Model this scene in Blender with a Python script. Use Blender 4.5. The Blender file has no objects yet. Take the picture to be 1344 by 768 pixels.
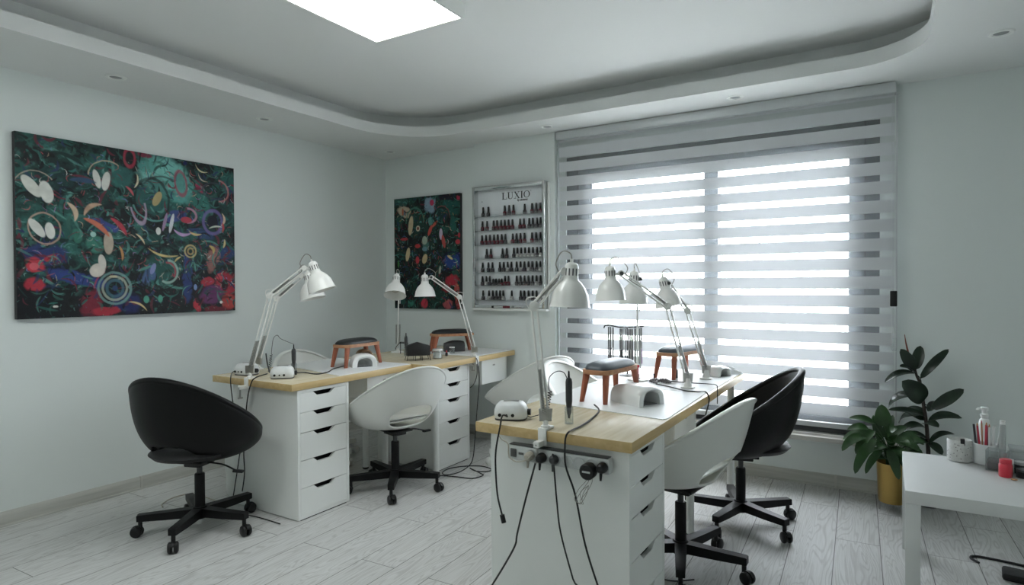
import bpy, bmesh, math, random
import numpy as np
from mathutils import Vector, Matrix
PI = math.pi
SC = bpy.context.scene
COL = SC.collection
V = Vector

# ------------------------------------------------------------------ camera
FPX, YAW, PITCH, CAMH, ROLL = 808.94, 0.5501, 0.0134, 1.2533, -0.005
_c, _s, _cp, _sp = math.cos(YAW), math.sin(YAW), math.cos(PITCH), math.sin(PITCH)
CAMO = V((0, 0, CAMH))
CF = V((-_s * _cp, _c * _cp, -_sp))
CR0 = V((_c, _s, 0))
CU0 = CR0.cross(CF)
CRt = CR0 * math.cos(ROLL) + CU0 * math.sin(ROLL)
CUp = CU0 * math.cos(ROLL) - CR0 * math.sin(ROLL)

def at(px, py, X=None, Y=None, Z=None):
    """The point of the room seen at (px, py) that lies on the plane X=, Y= or Z=."""
    d = CF + CRt * ((px - 672) / FPX) - CUp * ((py - 384) / FPX)
    if Z is not None: t = (Z - CAMH) / d.z
    elif Y is not None: t = Y / d.y
    else: t = X / d.x
    return CAMO + d * t

cam = bpy.data.cameras.new('camera')
cam.sensor_width = 36.0
cam.lens = 36.0 * FPX / 1344
cam.clip_start = 0.02
cam_ob = bpy.data.objects.new('camera', cam)
COL.objects.link(cam_ob)
m = Matrix((CRt, CUp, -CF)).transposed().to_4x4()
m.translation = CAMO
cam_ob.matrix_world = m
SC.camera = cam_ob

# ------------------------------------------------------------------ materials
def srgb(r, g, b):
    f = lambda c: (c / 255 / 12.92) if c / 255 <= 0.04045 else ((c / 255 + 0.055) / 1.055) ** 2.4
    return (f(r), f(g), f(b), 1)

def nt(name):
    mt = bpy.data.materials.new(name)
    mt.use_nodes = True
    n = mt.node_tree.nodes
    l = mt.node_tree.links
    b = n['Principled BSDF']
    return mt, n, l, b

def mat(name, col, rough=0.5, metal=0.0, spec=0.5, noise=0.04, nscale=20.0, bump=0.0, bscale=200.0, coat=0.0, sheen=0.0):
    """Plain surface with a little procedural mottling and an optional fine bump."""
    mt, n, l, b = nt(name)
    b.inputs['Roughness'].default_value = rough
    b.inputs['Metallic'].default_value = metal
    b.inputs['Specular IOR Level'].default_value = spec
    b.inputs['Coat Weight'].default_value = coat
    b.inputs['Sheen Weight'].default_value = sheen
    tc = n.new('ShaderNodeTexCoord')
    nz = n.new('ShaderNodeTexNoise'); nz.inputs['Scale'].default_value = nscale; nz.inputs['Detail'].default_value = 4
    l.new(tc.outputs['Object'], nz.inputs['Vector'])
    mx = n.new('ShaderNodeMix'); mx.data_type = 'RGBA'
    mx.inputs[6].default_value = tuple(c * (1 - noise) for c in col[:3]) + (1,)
    mx.inputs[7].default_value = tuple(min(1, c * (1 + noise)) for c in col[:3]) + (1,)
    l.new(nz.outputs['Fac'], mx.inputs[0])
    l.new(mx.outputs[2], b.inputs['Base Color'])
    if bump:
        nb = n.new('ShaderNodeTexNoise'); nb.inputs['Scale'].default_value = bscale; nb.inputs['Detail'].default_value = 3
        l.new(tc.outputs['Object'], nb.inputs['Vector'])
        bp = n.new('ShaderNodeBump'); bp.inputs['Strength'].default_value = bump; bp.inputs['Distance'].default_value = 0.002
        l.new(nb.outputs['Fac'], bp.inputs['Height']); l.new(bp.outputs['Normal'], b.inputs['Normal'])
    return mt

def wood_mat(name, c1, c2, scale=(1.5, 22, 22), rough=0.45, spec=0.4, fig=0.5):
    mt, n, l, b = nt(name)
    b.inputs['Roughness'].default_value = rough
    b.inputs['Specular IOR Level'].default_value = spec
    tc = n.new('ShaderNodeTexCoord')
    mp = n.new('ShaderNodeMapping'); mp.inputs['Scale'].default_value = scale
    l.new(tc.outputs['Object'], mp.inputs['Vector'])
    nz = n.new('ShaderNodeTexNoise'); nz.inputs['Scale'].default_value = 2.2; nz.inputs['Detail'].default_value = 7; nz.inputs['Distortion'].default_value = fig
    l.new(mp.outputs['Vector'], nz.inputs['Vector'])
    cr = n.new('ShaderNodeValToRGB')
    cr.color_ramp.elements[0].position = 0.35; cr.color_ramp.elements[0].color = c1
    cr.color_ramp.elements[1].position = 0.68; cr.color_ramp.elements[1].color = c2
    l.new(nz.outputs['Fac'], cr.inputs['Fac']); l.new(cr.outputs['Color'], b.inputs['Base Color'])
    return mt

def floor_mat():
    """White-washed oak laminate: long planks running into the room, V-joints, cathedral grain."""
    mt, n, l, b = nt('whitewashed_laminate')
    b.inputs['Specular IOR Level'].default_value = 0.22
    tc = n.new('ShaderNodeTexCoord')
    mp = n.new('ShaderNodeMapping')
    mp.inputs['Rotation'].default_value = (0, 0, -PI / 2 - math.radians(2.2))
    mp.inputs['Location'].default_value = (0.0, 0.094, 0)
    l.new(tc.outputs['Object'], mp.inputs['Vector'])
    br = n.new('ShaderNodeTexBrick')
    br.offset = 0.37; br.offset_frequency = 2
    br.inputs['Scale'].default_value = 1.0
    br.inputs['Brick Width'].default_value = 1.29
    br.inputs['Row Height'].default_value = 0.188
    br.inputs['Mortar Size'].default_value = 0.0020
    br.inputs['Mortar Smooth'].default_value = 0.2
    br.inputs['Bias'].default_value = 0.0
    br.inputs['Color1'].default_value = (0, 0, 0, 1); br.inputs['Color2'].default_value = (1, 1, 1, 1)
    l.new(mp.outputs['Vector'], br.inputs['Vector'])
    # per-plank random shift of the grain
    sh = n.new('ShaderNodeVectorMath'); sh.operation = 'MULTIPLY_ADD'
    sh.inputs[1].default_value = (3.7, 9.1, 5.3)
    l.new(br.outputs['Color'], sh.inputs[0]); l.new(mp.outputs['Vector'], sh.inputs[2])
    mp2 = n.new('ShaderNodeMapping'); mp2.inputs['Scale'].default_value = (0.9, 7.5, 1)
    l.new(sh.outputs['Vector'], mp2.inputs['Vector'])
    nz = n.new('ShaderNodeTexNoise'); nz.inputs['Scale'].default_value = 1.1; nz.inputs['Detail'].default_value = 2.0; nz.inputs['Distortion'].default_value = 0.6
    l.new(mp2.outputs['Vector'], nz.inputs['Vector'])
    # contour lines of the noise field = cathedral grain
    ml = n.new('ShaderNodeMath'); ml.operation = 'MULTIPLY'; ml.inputs[1].default_value = 150
    l.new(nz.outputs['Fac'], ml.inputs[0])
    sn = n.new('ShaderNodeMath'); sn.operation = 'SINE'; l.new(ml.outputs[0], sn.inputs[0])
    mp3 = n.new('ShaderNodeMapping'); mp3.inputs['Scale'].default_value = (3, 90, 1)
    l.new(sh.outputs['Vector'], mp3.inputs['Vector'])
    fz = n.new('ShaderNodeTexNoise'); fz.inputs['Scale'].default_value = 2.0; fz.inputs['Detail'].default_value = 5
    l.new(mp3.outputs['Vector'], fz.inputs['Vector'])
    cr = n.new('ShaderNodeValToRGB')
    cr.color_ramp.elements[0].position = 0.0; cr.color_ramp.elements[0].color = (0.50, 0.50, 0.49, 1)
    cr.color_ramp.elements[1].position = 0.42; cr.color_ramp.elements[1].color = (0.61, 0.615, 0.605, 1)
    mr = n.new('ShaderNodeMapRange'); mr.inputs[1].default_value = -1; mr.inputs[2].default_value = 1
    l.new(sn.outputs[0], mr.inputs[0]); l.new(mr.outputs[0], cr.inputs['Fac'])
    cr2 = n.new('ShaderNodeValToRGB')
    cr2.color_ramp.elements[0].position = 0.36; cr2.color_ramp.elements[0].color = (0.90, 0.90, 0.89, 1)
    cr2.color_ramp.elements[1].position = 0.6; cr2.color_ramp.elements[1].color = (1, 1, 1, 1)
    l.new(fz.outputs['Fac'], cr2.inputs['Fac'])
    m1 = n.new('ShaderNodeMix'); m1.data_type = 'RGBA'; m1.blend_type = 'MULTIPLY'; m1.inputs[0].default_value = 1
    l.new(cr.outputs['Color'], m1.inputs[6]); l.new(cr2.outputs['Color'], m1.inputs[7])
    # plank-to-plank tone
    tn = n.new('ShaderNodeValToRGB')
    tn.color_ramp.elements[0].color = (0.93, 0.93, 0.93, 1); tn.color_ramp.elements[1].color = (1.0, 1.0, 1.0, 1)
    l.new(br.outputs['Color'], tn.inputs['Fac'])
    m2 = n.new('ShaderNodeMix'); m2.data_type = 'RGBA'; m2.blend_type = 'MULTIPLY'; m2.inputs[0].default_value = 1
    l.new(m1.outputs[2], m2.inputs[6]); l.new(tn.outputs['Color'], m2.inputs[7])
    m3 = n.new('ShaderNodeMix'); m3.data_type = 'RGBA'
    m3.inputs[7].default_value = (0.17, 0.17, 0.165, 1)
    l.new(br.outputs['Fac'], m3.inputs[0]); l.new(m2.outputs[2], m3.inputs[6])
    l.new(m3.outputs[2], b.inputs['Base Color'])
    b.inputs['Roughness'].default_value = 0.5
    iv = n.new('ShaderNodeMath'); iv.operation = 'SUBTRACT'; iv.inputs[0].default_value = 1.0
    l.new(br.outputs['Fac'], iv.inputs[1])
    bp = n.new('ShaderNodeBump'); bp.inputs['Strength'].default_value = 0.35; bp.inputs['Distance'].default_value = 0.002
    l.new(iv.outputs[0], bp.inputs['Height']); l.new(bp.outputs['Normal'], b.inputs['Normal'])
    return mt

def glass_mat(name, tint=(1, 1, 1, 1), refl=0.08, rough=0.02, body=0.0, bodycol=(1, 1, 1, 1)):
    """Thin clear pane: mostly see-through, a little mirror reflection, optional milky body."""
    mt, n, l, b = nt(name)
    out = n['Material Output']
    tr = n.new('ShaderNodeBsdfTransparent'); tr.inputs['Color'].default_value = tint
    gl = n.new('ShaderNodeBsdfGlossy'); gl.inputs['Roughness'].default_value = rough
    fr = n.new('ShaderNodeLayerWeight'); fr.inputs['Blend'].default_value = 0.25
    mm = n.new('ShaderNodeMath'); mm.operation = 'MULTIPLY_ADD'; mm.inputs[1].default_value = 0.35; mm.inputs[2].default_value = refl
    l.new(fr.outputs['Fresnel'], mm.inputs[0])
    mx = n.new('ShaderNodeMixShader')
    l.new(mm.outputs[0], mx.inputs[0]); l.new(tr.outputs[0], mx.inputs[1]); l.new(gl.outputs[0], mx.inputs[2])
    last = mx
    if body:
        df = n.new('ShaderNodeBsdfDiffuse'); df.inputs['Color'].default_value = bodycol
        m2 = n.new('ShaderNodeMixShader'); m2.inputs[0].default_value = body
        l.new(mx.outputs[0], m2.inputs[1]); l.new(df.outputs[0], m2.inputs[2]); last = m2
    l.new(last.outputs[0], out.inputs['Surface'])
    return mt

def fabric_mat(name, col, see, trans, tcol):
    """Blind cloth: a share SEE of open weave, the rest part diffuse, part letting light glow through."""
    mt, n, l, b = nt(name)
    out = n['Material Output']
    tc = n.new('ShaderNodeTexCoord')
    nz = n.new('ShaderNodeTexNoise'); nz.inputs['Scale'].default_value = 260; nz.inputs['Detail'].default_value = 2
    l.new(tc.outputs['Object'], nz.inputs['Vector'])
    mx0 = n.new('ShaderNodeMix'); mx0.data_type = 'RGBA'
    mx0.inputs[6].default_value = tuple(c * 0.94 for c in col[:3]) + (1,); mx0.inputs[7].default_value = col
    l.new(nz.outputs['Fac'], mx0.inputs[0])
    df = n.new('ShaderNodeBsdfDiffuse'); l.new(mx0.outputs[2], df.inputs['Color'])
    tl = n.new('ShaderNodeBsdfTranslucent'); tl.inputs['Color'].default_value = tcol
    m1 = n.new('ShaderNodeMixShader'); m1.inputs[0].default_value = trans
    l.new(df.outputs[0], m1.inputs[1]); l.new(tl.outputs[0], m1.inputs[2])
    tr = n.new('ShaderNodeBsdfTransparent')
    m2 = n.new('ShaderNodeMixShader'); m2.inputs[0].default_value = see
    l.new(m1.outputs[0], m2.inputs[1]); l.new(tr.outputs[0], m2.inputs[2])
    l.new(m2.outputs[0], out.inputs['Surface'])
    return mt

def emit_mat(name, col, strength):
    mt, n, l, b = nt(name)
    out = n['Material Output']
    e = n.new('ShaderNodeEmission'); e.inputs['Color'].default_value = col; e.inputs['Strength'].default_value = strength
    l.new(e.outputs[0], out.inputs['Surface'])
    return mt

def leaf_mat(name, c1, c2, rough=0.3):
    mt, n, l, b = nt(name)
    b.inputs['Roughness'].default_value = rough
    b.inputs['Specular IOR Level'].default_value = 0.5
    tc = n.new('ShaderNodeTexCoord')
    nz = n.new('ShaderNodeTexNoise'); nz.inputs['Scale'].default_value = 9; nz.inputs['Detail'].default_value = 3
    l.new(tc.outputs['Object'], nz.inputs['Vector'])
    cr = n.new('ShaderNodeValToRGB')
    cr.color_ramp.elements[0].position = 0.35; cr.color_ramp.elements[0].color = c1
    cr.color_ramp.elements[1].position = 0.7; cr.color_ramp.elements[1].color = c2
    l.new(nz.outputs['Fac'], cr.inputs['Fac']); l.new(cr.outputs['Color'], b.inputs['Base Color'])
    return mt

def vcol_mat(name, rough=0.5):
    mt, n, l, b = nt(name)
    a = n.new('ShaderNodeVertexColor'); a.layer_name = 'paint'
    l.new(a.outputs['Color'], b.inputs['Base Color'])
    b.inputs['Roughness'].default_value = rough
    b.inputs['Specular IOR Level'].default_value = 0.3
    tc = n.new('ShaderNodeTexCoord')
    nb = n.new('ShaderNodeTexNoise'); nb.inputs['Scale'].default_value = 160; nb.inputs['Detail'].default_value = 3
    l.new(tc.outputs['Object'], nb.inputs['Vector'])
    bp = n.new('ShaderNodeBump'); bp.inputs['Strength'].default_value = 0.3; bp.inputs['Distance'].default_value = 0.002
    l.new(nb.outputs['Fac'], bp.inputs['Height']); l.new(bp.outputs['Normal'], b.inputs['Normal'])
    return mt

M = {}
M['wall'] = mat('wall_paint', (0.745, 0.79, 0.775, 1), 0.75, noise=0.015, nscale=3, bump=0.06, bscale=300, spec=0.25)
M['ceiling'] = mat('ceiling_paint', (0.77, 0.785, 0.775, 1), 0.85, noise=0.01, nscale=2, spec=0.2)
M['floor'] = floor_mat()
M['baseboard'] = wood_mat('grey_baseboard', srgb(176, 176, 170), srgb(192, 192, 186), (1.2, 1.2, 30))
M['white'] = mat('white_lacquer', (0.82, 0.835, 0.81, 1), 0.4, noise=0.012)
M['whitedim'] = mat('white_painted_steel', (0.72, 0.73, 0.70, 1), 0.4, noise=0.012)
M['table_white'] = mat('white_foil', (0.62, 0.635, 0.625, 1), 0.42, noise=0.012)
M['gap'] = mat('dark_gap', (0.012, 0.012, 0.012, 1), 0.8)  # near-black that paints shade into the hollows of the drawer units
M['birch'] = wood_mat('birch_top', srgb(208, 194, 164), srgb(222, 211, 185), (22, 1.6, 22), 0.27, 0.75)
M['birch_edge'] = wood_mat('birch_edge_band', srgb(196, 168, 116), srgb(210, 184, 134), (16, 1.6, 22), 0.45)
M['mat'] = mat('white_desk_mat', (0.80, 0.82, 0.82, 1), 0.42, noise=0.01)
M['black_leather'] = mat('black_leather', (0.0035, 0.0038, 0.004, 1), 0.45, spec=0.22, noise=0.1, bump=0.25, bscale=350)
M['black_pad'] = mat('black_padding', (0.012, 0.0125, 0.0135, 1), 0.6, bump=0.2, bscale=350)
M['chair_white'] = mat('white_plastic_shell', (0.74, 0.75, 0.715, 1), 0.33, noise=0.01)
M['black_steel'] = mat('black_powdercoat', (0.004, 0.004, 0.0045, 1), 0.45, spec=0.25, bump=0.1, bscale=500)
M['black_plastic'] = mat('black_plastic', (0.009, 0.009, 0.0095, 1), 0.4, spec=0.4)
M['rubber'] = mat('black_rubber', (0.014, 0.014, 0.015, 1), 0.55)
M['dark_grey'] = mat('dark_grey_plastic', (0.045, 0.048, 0.05, 1), 0.4)
M['lamp'] = mat('white_lamp_enamel', (0.80, 0.80, 0.77, 1), 0.28, noise=0.008, coat=0.2)
M['lamp_in'] = mat('lamp_inner_enamel', (0.78, 0.78, 0.76, 1), 0.35)
M['steel'] = mat('grey_steel_spring', (0.42, 0.42, 0.40, 1), 0.35, metal=0.85)
M['chrome'] = mat('polished_chrome', (0.62, 0.63, 0.63, 1), 0.12, metal=1.0)
M['silver'] = mat('mirror_silver_frame', (0.66, 0.68, 0.68, 1), 0.16, metal=1.0, noise=0.05, nscale=6)
M['bulb'] = mat('frosted_bulb', (0.55, 0.55, 0.52, 1), 0.25)
M['stool_leg'] = wood_mat('reddish_wood', srgb(150, 84, 62), srgb(176, 108, 82), (20, 20, 3), 0.45)
M['stool_top'] = wood_mat('tan_wood', srgb(170, 116, 86), srgb(198, 152, 114), (3, 20, 20), 0.45)
M['cushion_black'] = mat('black_leatherette', (0.018, 0.019, 0.02, 1), 0.45, bump=0.2, bscale=300)
M['cushion_grey'] = mat('slate_leatherette', (0.105, 0.125, 0.145, 1), 0.42, bump=0.2, bscale=300)
M['uv_white'] = mat('gloss_white_plastic', (0.80, 0.81, 0.80, 1), 0.22, noise=0.01, coat=0.3)
M['uv_in'] = mat('grey_inner_plate', (0.23, 0.24, 0.25, 1), 0.35)
M['device'] = mat('speckled_white_plastic', (0.72, 0.74, 0.74, 1), 0.35, noise=0.10, nscale=35)
M['tan'] = mat('tan_plastic', srgb(150, 130, 104), 0.5)
M['glass'] = glass_mat('clear_glass')
M['acrylic'] = glass_mat('clear_acrylic', (0.94, 0.96, 0.96, 1), 0.05, 0.05, 0.05, (0.8, 0.82, 0.82, 1))
M['frosted'] = glass_mat('frosted_acrylic', (0.9, 0.92, 0.92, 1), 0.06, 0.2, 0.5, (0.62, 0.65, 0.65, 1))
M['rack_back'] = mat('rack_back_panel', (0.80, 0.835, 0.86, 1), 0.3, noise=0.01)
M['cap'] = mat('gloss_black_cap', (0.008, 0.008, 0.009, 1), 0.18)
M['polish_dark'] = mat('dark_polish_bottle', (0.05, 0.045, 0.05, 1), 0.15, noise=0.5, nscale=90)
M['polish_red'] = mat('wine_polish_bottle', (0.13, 0.018, 0.03, 1), 0.15, noise=0.5, nscale=90)
M['polish_clear'] = mat('pale_polish_bottle', (0.42, 0.42, 0.41, 1), 0.15, noise=0.3, nscale=90)
M['label_white'] = mat('white_label', (0.72, 0.72, 0.70, 1), 0.5)
M['ink'] = mat('black_print', (0.012, 0.012, 0.013, 1), 0.5)
M['greyink'] = mat('grey_print', (0.10, 0.10, 0.10, 1), 0.5)
M['window_frame'] = mat('anthracite_window_frame', (0.10, 0.11, 0.118, 1), 0.5)
M['sill'] = mat('pale_sill', (0.52, 0.51, 0.47, 1), 0.4, noise=0.06, nscale=12)
M['rail'] = mat('anodised_rail', (0.62, 0.64, 0.65, 1), 0.35, metal=0.4)
M['opaque'] = fabric_mat('opaque_blind_cloth', (0.66, 0.68, 0.70, 1), 0.0, 0.039, (0.76, 0.78, 0.82, 1))
M['sheer'] = fabric_mat('sheer_blind_cloth', (0.50, 0.52, 0.52, 1), 0.80, 0.10, (0.80, 0.82, 0.84, 1))
M['panel'] = emit_mat('lit_diffuser', (0.96, 1.0, 0.985, 1), 3.0)
M['cable_black'] = mat('black_cable', (0.01, 0.01, 0.01, 1), 0.45)
M['cable_white'] = mat('cream_cable', (0.45, 0.42, 0.35, 1), 0.5)
M['cable_grey'] = mat('pale_grey_cable', (0.30, 0.29, 0.26, 1), 0.5)
M['strip'] = mat('grey_white_plastic', (0.52, 0.54, 0.53, 1), 0.4)
M['leaf_dark'] = leaf_mat('rubber_leaf', (0.006, 0.017, 0.008, 1), (0.014, 0.034, 0.016, 1), 0.3)
M['leaf_mid'] = leaf_mat('peace_lily_leaf', (0.014, 0.05, 0.012, 1), (0.035, 0.10, 0.025, 1), 0.33)
M['bark'] = mat('brown_stem', (0.03, 0.02, 0.014, 1), 0.7, noise=0.3, nscale=60)
M['sprout'] = mat('rust_sprout', (0.20, 0.06, 0.035, 1), 0.5)
M['brass'] = mat('brushed_brass', (0.50, 0.335, 0.105, 1), 0.33, metal=0.9, noise=0.06)
M['soil'] = mat('potting_soil', (0.018, 0.013, 0.01, 1), 0.9, noise=0.4, nscale=80)
M['ceramic'] = mat('speckled_ceramic', (0.56, 0.57, 0.55, 1), 0.45, noise=0.28, nscale=70)
M['red'] = mat('red_plastic', srgb(206, 42, 62), 0.3, coat=0.3)
M['pink'] = mat('pink_stick', srgb(190, 60, 78), 0.5)
M['tanstick'] = mat('tan_stick', srgb(190, 140, 100), 0.6)
M['paint_a'] = vcol_mat('painted_canvas_large')
M['paint_b'] = vcol_mat('painted_canvas_small')
M['canvas_edge'] = mat('dark_canvas_edge', (0.03, 0.032, 0.034, 1), 0.7, noise=0.3, nscale=30)
M['paper_white'] = mat('white_tissue', (0.78, 0.80, 0.81, 1), 0.8, bump=0.4, bscale=90)
M['brown_grey'] = mat('grey_trinket', (0.16, 0.15, 0.16, 1), 0.4, noise=0.4, nscale=60)
M['violet'] = mat('violet_tip', srgb(150, 120, 160), 0.3)
M['facade'] = mat('pale_render', (0.75, 0.75, 0.72, 1), 0.9, noise=0.1, nscale=2)
M['out_ground'] = mat('pale_paving', (0.78, 0.78, 0.76, 1), 0.9, noise=0.1, nscale=3)
M['out_leaf'] = leaf_mat('garden_leaf', (0.22, 0.27, 0.18, 1), (0.42, 0.46, 0.36, 1), 0.7)
# ------------------------------------------------------------------ mesh helpers
class MB:
    """Collects shapes into one mesh."""
    def __init__(s): s.bm = bmesh.new(); s.mi = 0
    def _f(s, vs):
        try:
            f = s.bm.faces.new(vs); f.material_index = s.mi; return f
        except ValueError: return None
    def mesh(s, vs, fs, T=None):
        b = [s.bm.verts.new(T @ V(v) if T else V(v)) for v in vs]
        for f in fs: s._f([b[i] for i in f])
        return s
    def box(s, a, b, bev=0.0, T=None, seg=2):
        x0, y0, z0 = (min(p, q) for p, q in zip(a, b)); x1, y1, z1 = (max(p, q) for p, q in zip(a, b))
        t = bmesh.new()
        vs = [t.verts.new(p) for p in ((x0, y0, z0), (x1, y0, z0), (x1, y1, z0), (x0, y1, z0), (x0, y0, z1), (x1, y0, z1), (x1, y1, z1), (x0, y1, z1))]
        for f in ((0, 3, 2, 1), (4, 5, 6, 7), (0, 1, 5, 4), (1, 2, 6, 5), (2, 3, 7, 6), (3, 0, 4, 7)): t.faces.new([vs[i] for i in f])
        if bev: bmesh.ops.bevel(t, geom=t.edges[:], offset=bev, segments=seg, profile=0.5, affect='EDGES')
        return s.add(t, T)
    def add(s, t, T=None):
        t.verts.ensure_lookup_table(); t.verts.index_update()
        mp = [s.bm.verts.new(T @ v.co if T else v.co) for v in t.verts]
        for f in t.faces: s._f([mp[v.index] for v in f.verts])
        t.free(); return s
    def prism(s, poly, h, T=None, bev=0.0):
        """POLY in x,y extruded from z=0 to z=h."""
        t = bmesh.new()
        lo = [t.verts.new((p[0], p[1], 0)) for p in poly]; hi = [t.verts.new((p[0], p[1], h)) for p in poly]
        t.faces.new(lo[::-1]); t.faces.new(hi)
        for i in range(len(poly)):
            j = (i + 1) % len(poly); t.faces.new([lo[i], lo[j], hi[j], hi[i]])
        if bev: bmesh.ops.bevel(t, geom=t.edges[:], offset=bev, segments=2, profile=0.5, affect='EDGES')
        return s.add(t, T)
    def lathe(s, prof, n=24, T=None, sx=1.0, sy=1.0):
        """PROF = [(r, z)...] spun about z; r=0 ends close."""
        rings = []
        for r, z in prof:
            if r <= 1e-6: rings.append([s.bm.verts.new(T @ V((0, 0, z)) if T else V((0, 0, z)))])
            else:
                rings.append([])
                for k in range(n):
                    a = 2 * PI * k / n; p = V((r * math.cos(a) * sx, r * math.sin(a) * sy, z))
                    rings[-1].append(s.bm.verts.new(T @ p if T else p))
        for A, B in zip(rings, rings[1:]):
            for k in range(n):
                q = (k + 1) % n
                if len(A) == 1 and len(B) == 1: continue
                if len(A) == 1: s._f([A[0], B[q], B[k]])
                elif len(B) == 1: s._f([A[k], A[q], B[0]])
                else: s._f([A[k], A[q], B[q], B[k]])
        return s
    def cyl(s, p0, p1, r0, r1=None, n=16):
        r1 = r0 if r1 is None else r1
        p0, p1 = V(p0), V(p1); d = p1 - p0; L = d.length
        T = Matrix.Translation(p0) @ d.to_track_quat('Z', 'Y').to_matrix().to_4x4()
        return s.lathe([(0, 0), (r0, 0), (r1, L), (0, L)], n, T)
    def ell(s, c, r, n=16, T=None):
        rx, ry, rz = r if hasattr(r, '__len__') else (r, r, r)
        k = n // 2
        prof = [(math.sin(PI * i / k), -math.cos(PI * i / k)) for i in range(k + 1)]
        S = Matrix.Translation(V(c)) @ Matrix.Diagonal((rx, ry, rz, 1))
        return s.lathe([(max(0, a) if 0 < i < k else 0, b) for i, (a, b) in enumerate(prof)], n, (T @ S) if T else S)
    def tube(s, pts, r, n=8, closed=False, smooth=6, rfun=None):
        pts = [V(p) for p in pts]
        if smooth and len(pts) > 2: pts = spline(pts, smooth, closed)
        N = len(pts); rings = []
        up = V((0, 0, 1)); prev = None
        for i, p in enumerate(pts):
            if closed: d = pts[(i + 1) % N] - pts[i - 1]
            else: d = pts[min(i + 1, N - 1)] - pts[max(i - 1, 0)]
            if d.length < 1e-9: d = V((0, 0, 1))
            d.normalize()
            if prev is None:
                u = d.cross(up if abs(d.z) < 0.95 else V((1, 0, 0))).normalized()
            else:
                u = prev - d * prev.dot(d)
                u = u.normalized() if u.length > 1e-6 else d.orthogonal().normalized()
            prev = u; w = d.cross(u)
            rr = r * (rfun(i / max(1, N - 1)) if rfun else 1)
            rings.append([s.bm.verts.new(p + (u * math.cos(2 * PI * k / n) + w * math.sin(2 * PI * k / n)) * rr) for k in range(n)])
        for i in range(N if closed else N - 1):
            A, B = rings[i], rings[(i + 1) % N]
            for k in range(n):
                q = (k + 1) % n; s._f([A[k], A[q], B[q], B[k]])
        if not closed: s._f(rings[0][::-1]); s._f(rings[-1])
        return s
    def grid(s, P, closed_u=False):
        """P[i][j] of points; quads."""
        b = [[s.bm.verts.new(p) for p in row] for row in P]
        n = len(b)
        for i in range(n if closed_u else n - 1):
            A, B = b[i], b[(i + 1) % n]
            for j in range(len(A) - 1): s._f([A[j], A[j + 1], B[j + 1], B[j]])
        return s
    def build(s, name, m, parent=None, sharp=38, loc=None, recalc=True):
        bm = s.bm
        if recalc: bmesh.ops.recalc_face_normals(bm, faces=bm.faces[:])
        for f in bm.faces: f.smooth = True
        ang = math.radians(sharp)
        for e in bm.edges:
            if len(e.link_faces) == 2 and e.link_faces[0].normal.angle(e.link_faces[1].normal, 0) > ang: e.smooth = False
        me = bpy.data.meshes.new(name); bm.to_mesh(me); bm.free()
        for k in (m if isinstance(m, (list, tuple)) else [m]): me.materials.append(M[k])
        o = bpy.data.objects.new(name, me); COL.objects.link(o)
        if parent is not None: o.parent = parent
        if loc is not None: o.location = loc
        return o

def spline(pts, k=6, closed=False):
    out = []; n = len(pts)
    for i in range(n if closed else n - 1):
        if closed: p0, p1, p2, p3 = pts[i - 1], pts[i], pts[(i + 1) % n], pts[(i + 2) % n]
        else: p0, p1, p2, p3 = pts[max(i - 1, 0)], pts[i], pts[i + 1], pts[min(i + 2, n - 1)]
        for j in range(k):
            t = j / k
            out.append(0.5 * ((2 * p1) + (p2 - p0) * t + (2 * p0 - 5 * p1 + 4 * p2 - p3) * t * t + (3 * p1 - p0 - 3 * p2 + p3) * t ** 3))
    if not closed: out.append(pts[-1])
    return out

def tag(o, label, cat, group=None):
    o['label'] = label; o['category'] = cat
    if group: o['group'] = group
    return o
def thing(name, label, cat, loc=(0, 0, 0), rz=0.0, group=None):
    o = bpy.data.objects.new(name, None); COL.objects.link(o)
    o.empty_display_size = 0.05
    o.location = loc; o.rotation_euler = (0, 0, rz)
    return tag(o, label, cat, group)
def struct(o): o['kind'] = 'structure'; return o
def kids(o): return [c for c in bpy.data.objects if c.parent == o]
def dup(root, loc, rz, label, group=None):
    """Copy a thing with its parts and their sub-parts."""
    r = root.copy(); COL.objects.link(r); r.location = loc; r.rotation_euler = (0, 0, rz); r['label'] = label
    if group: r['group'] = group
    for ch in kids(root):
        c = ch.copy(); COL.objects.link(c); c.parent = r
        for g in kids(ch):
            d = g.copy(); COL.objects.link(d); d.parent = c
    return r
def TR(x=0, y=0, z=0, rz=0, rx=0, ry=0):
    return Matrix.Translation((x, y, z)) @ Matrix.Rotation(rz, 4, 'Z') @ Matrix.Rotation(ry, 4, 'Y') @ Matrix.Rotation(rx, 4, 'X')
def frame_from(p, axis, xhint=(0, 0, 1)):
    """Matrix with local z along AXIS at P."""
    return Matrix.Translation(V(p)) @ V(axis).normalized().to_track_quat('Z', 'Y').to_matrix().to_4x4()
# ------------------------------------------------------------------ the room
XL, XR, YB, YF, ZS, ZC = -3.949, 1.35, 4.229, -1.6, 2.40, 2.585
b = MB().box((XL - .15, YF - .15, -.12), (XR + .15, YB + .35, 0)); struct(b.build('floor', 'floor'))
b = MB().box((XL - .15, YF - .15, 0), (XL, YB + .35, ZC + .1)); struct(b.build('wall_left', 'wall'))
b = MB().box((XR, YF - .15, 0), (XR + .15, YB + .35, ZC + .1)); struct(b.build('wall_right', 'wall'))
b = MB().box((XL, YF - .15, 0), (XR, YF, ZC + .1)); struct(b.build('wall_front', 'wall'))
WX0, WX1, WZ0, WZ1 = -2.105, -0.052, 0.33, 2.215      # window opening
b = MB()
b.box((XL, YB, 0), (WX0, YB + .22, ZC + .1)); b.box((WX1, YB, 0), (XR, YB + .22, ZC + .1))
b.box((WX0, YB, 0), (WX1, YB + .22, WZ0)); b.box((WX0, YB, WZ1), (WX1, YB + .22, ZC + .1))
struct(b.build('wall_back', 'wall'))
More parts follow.
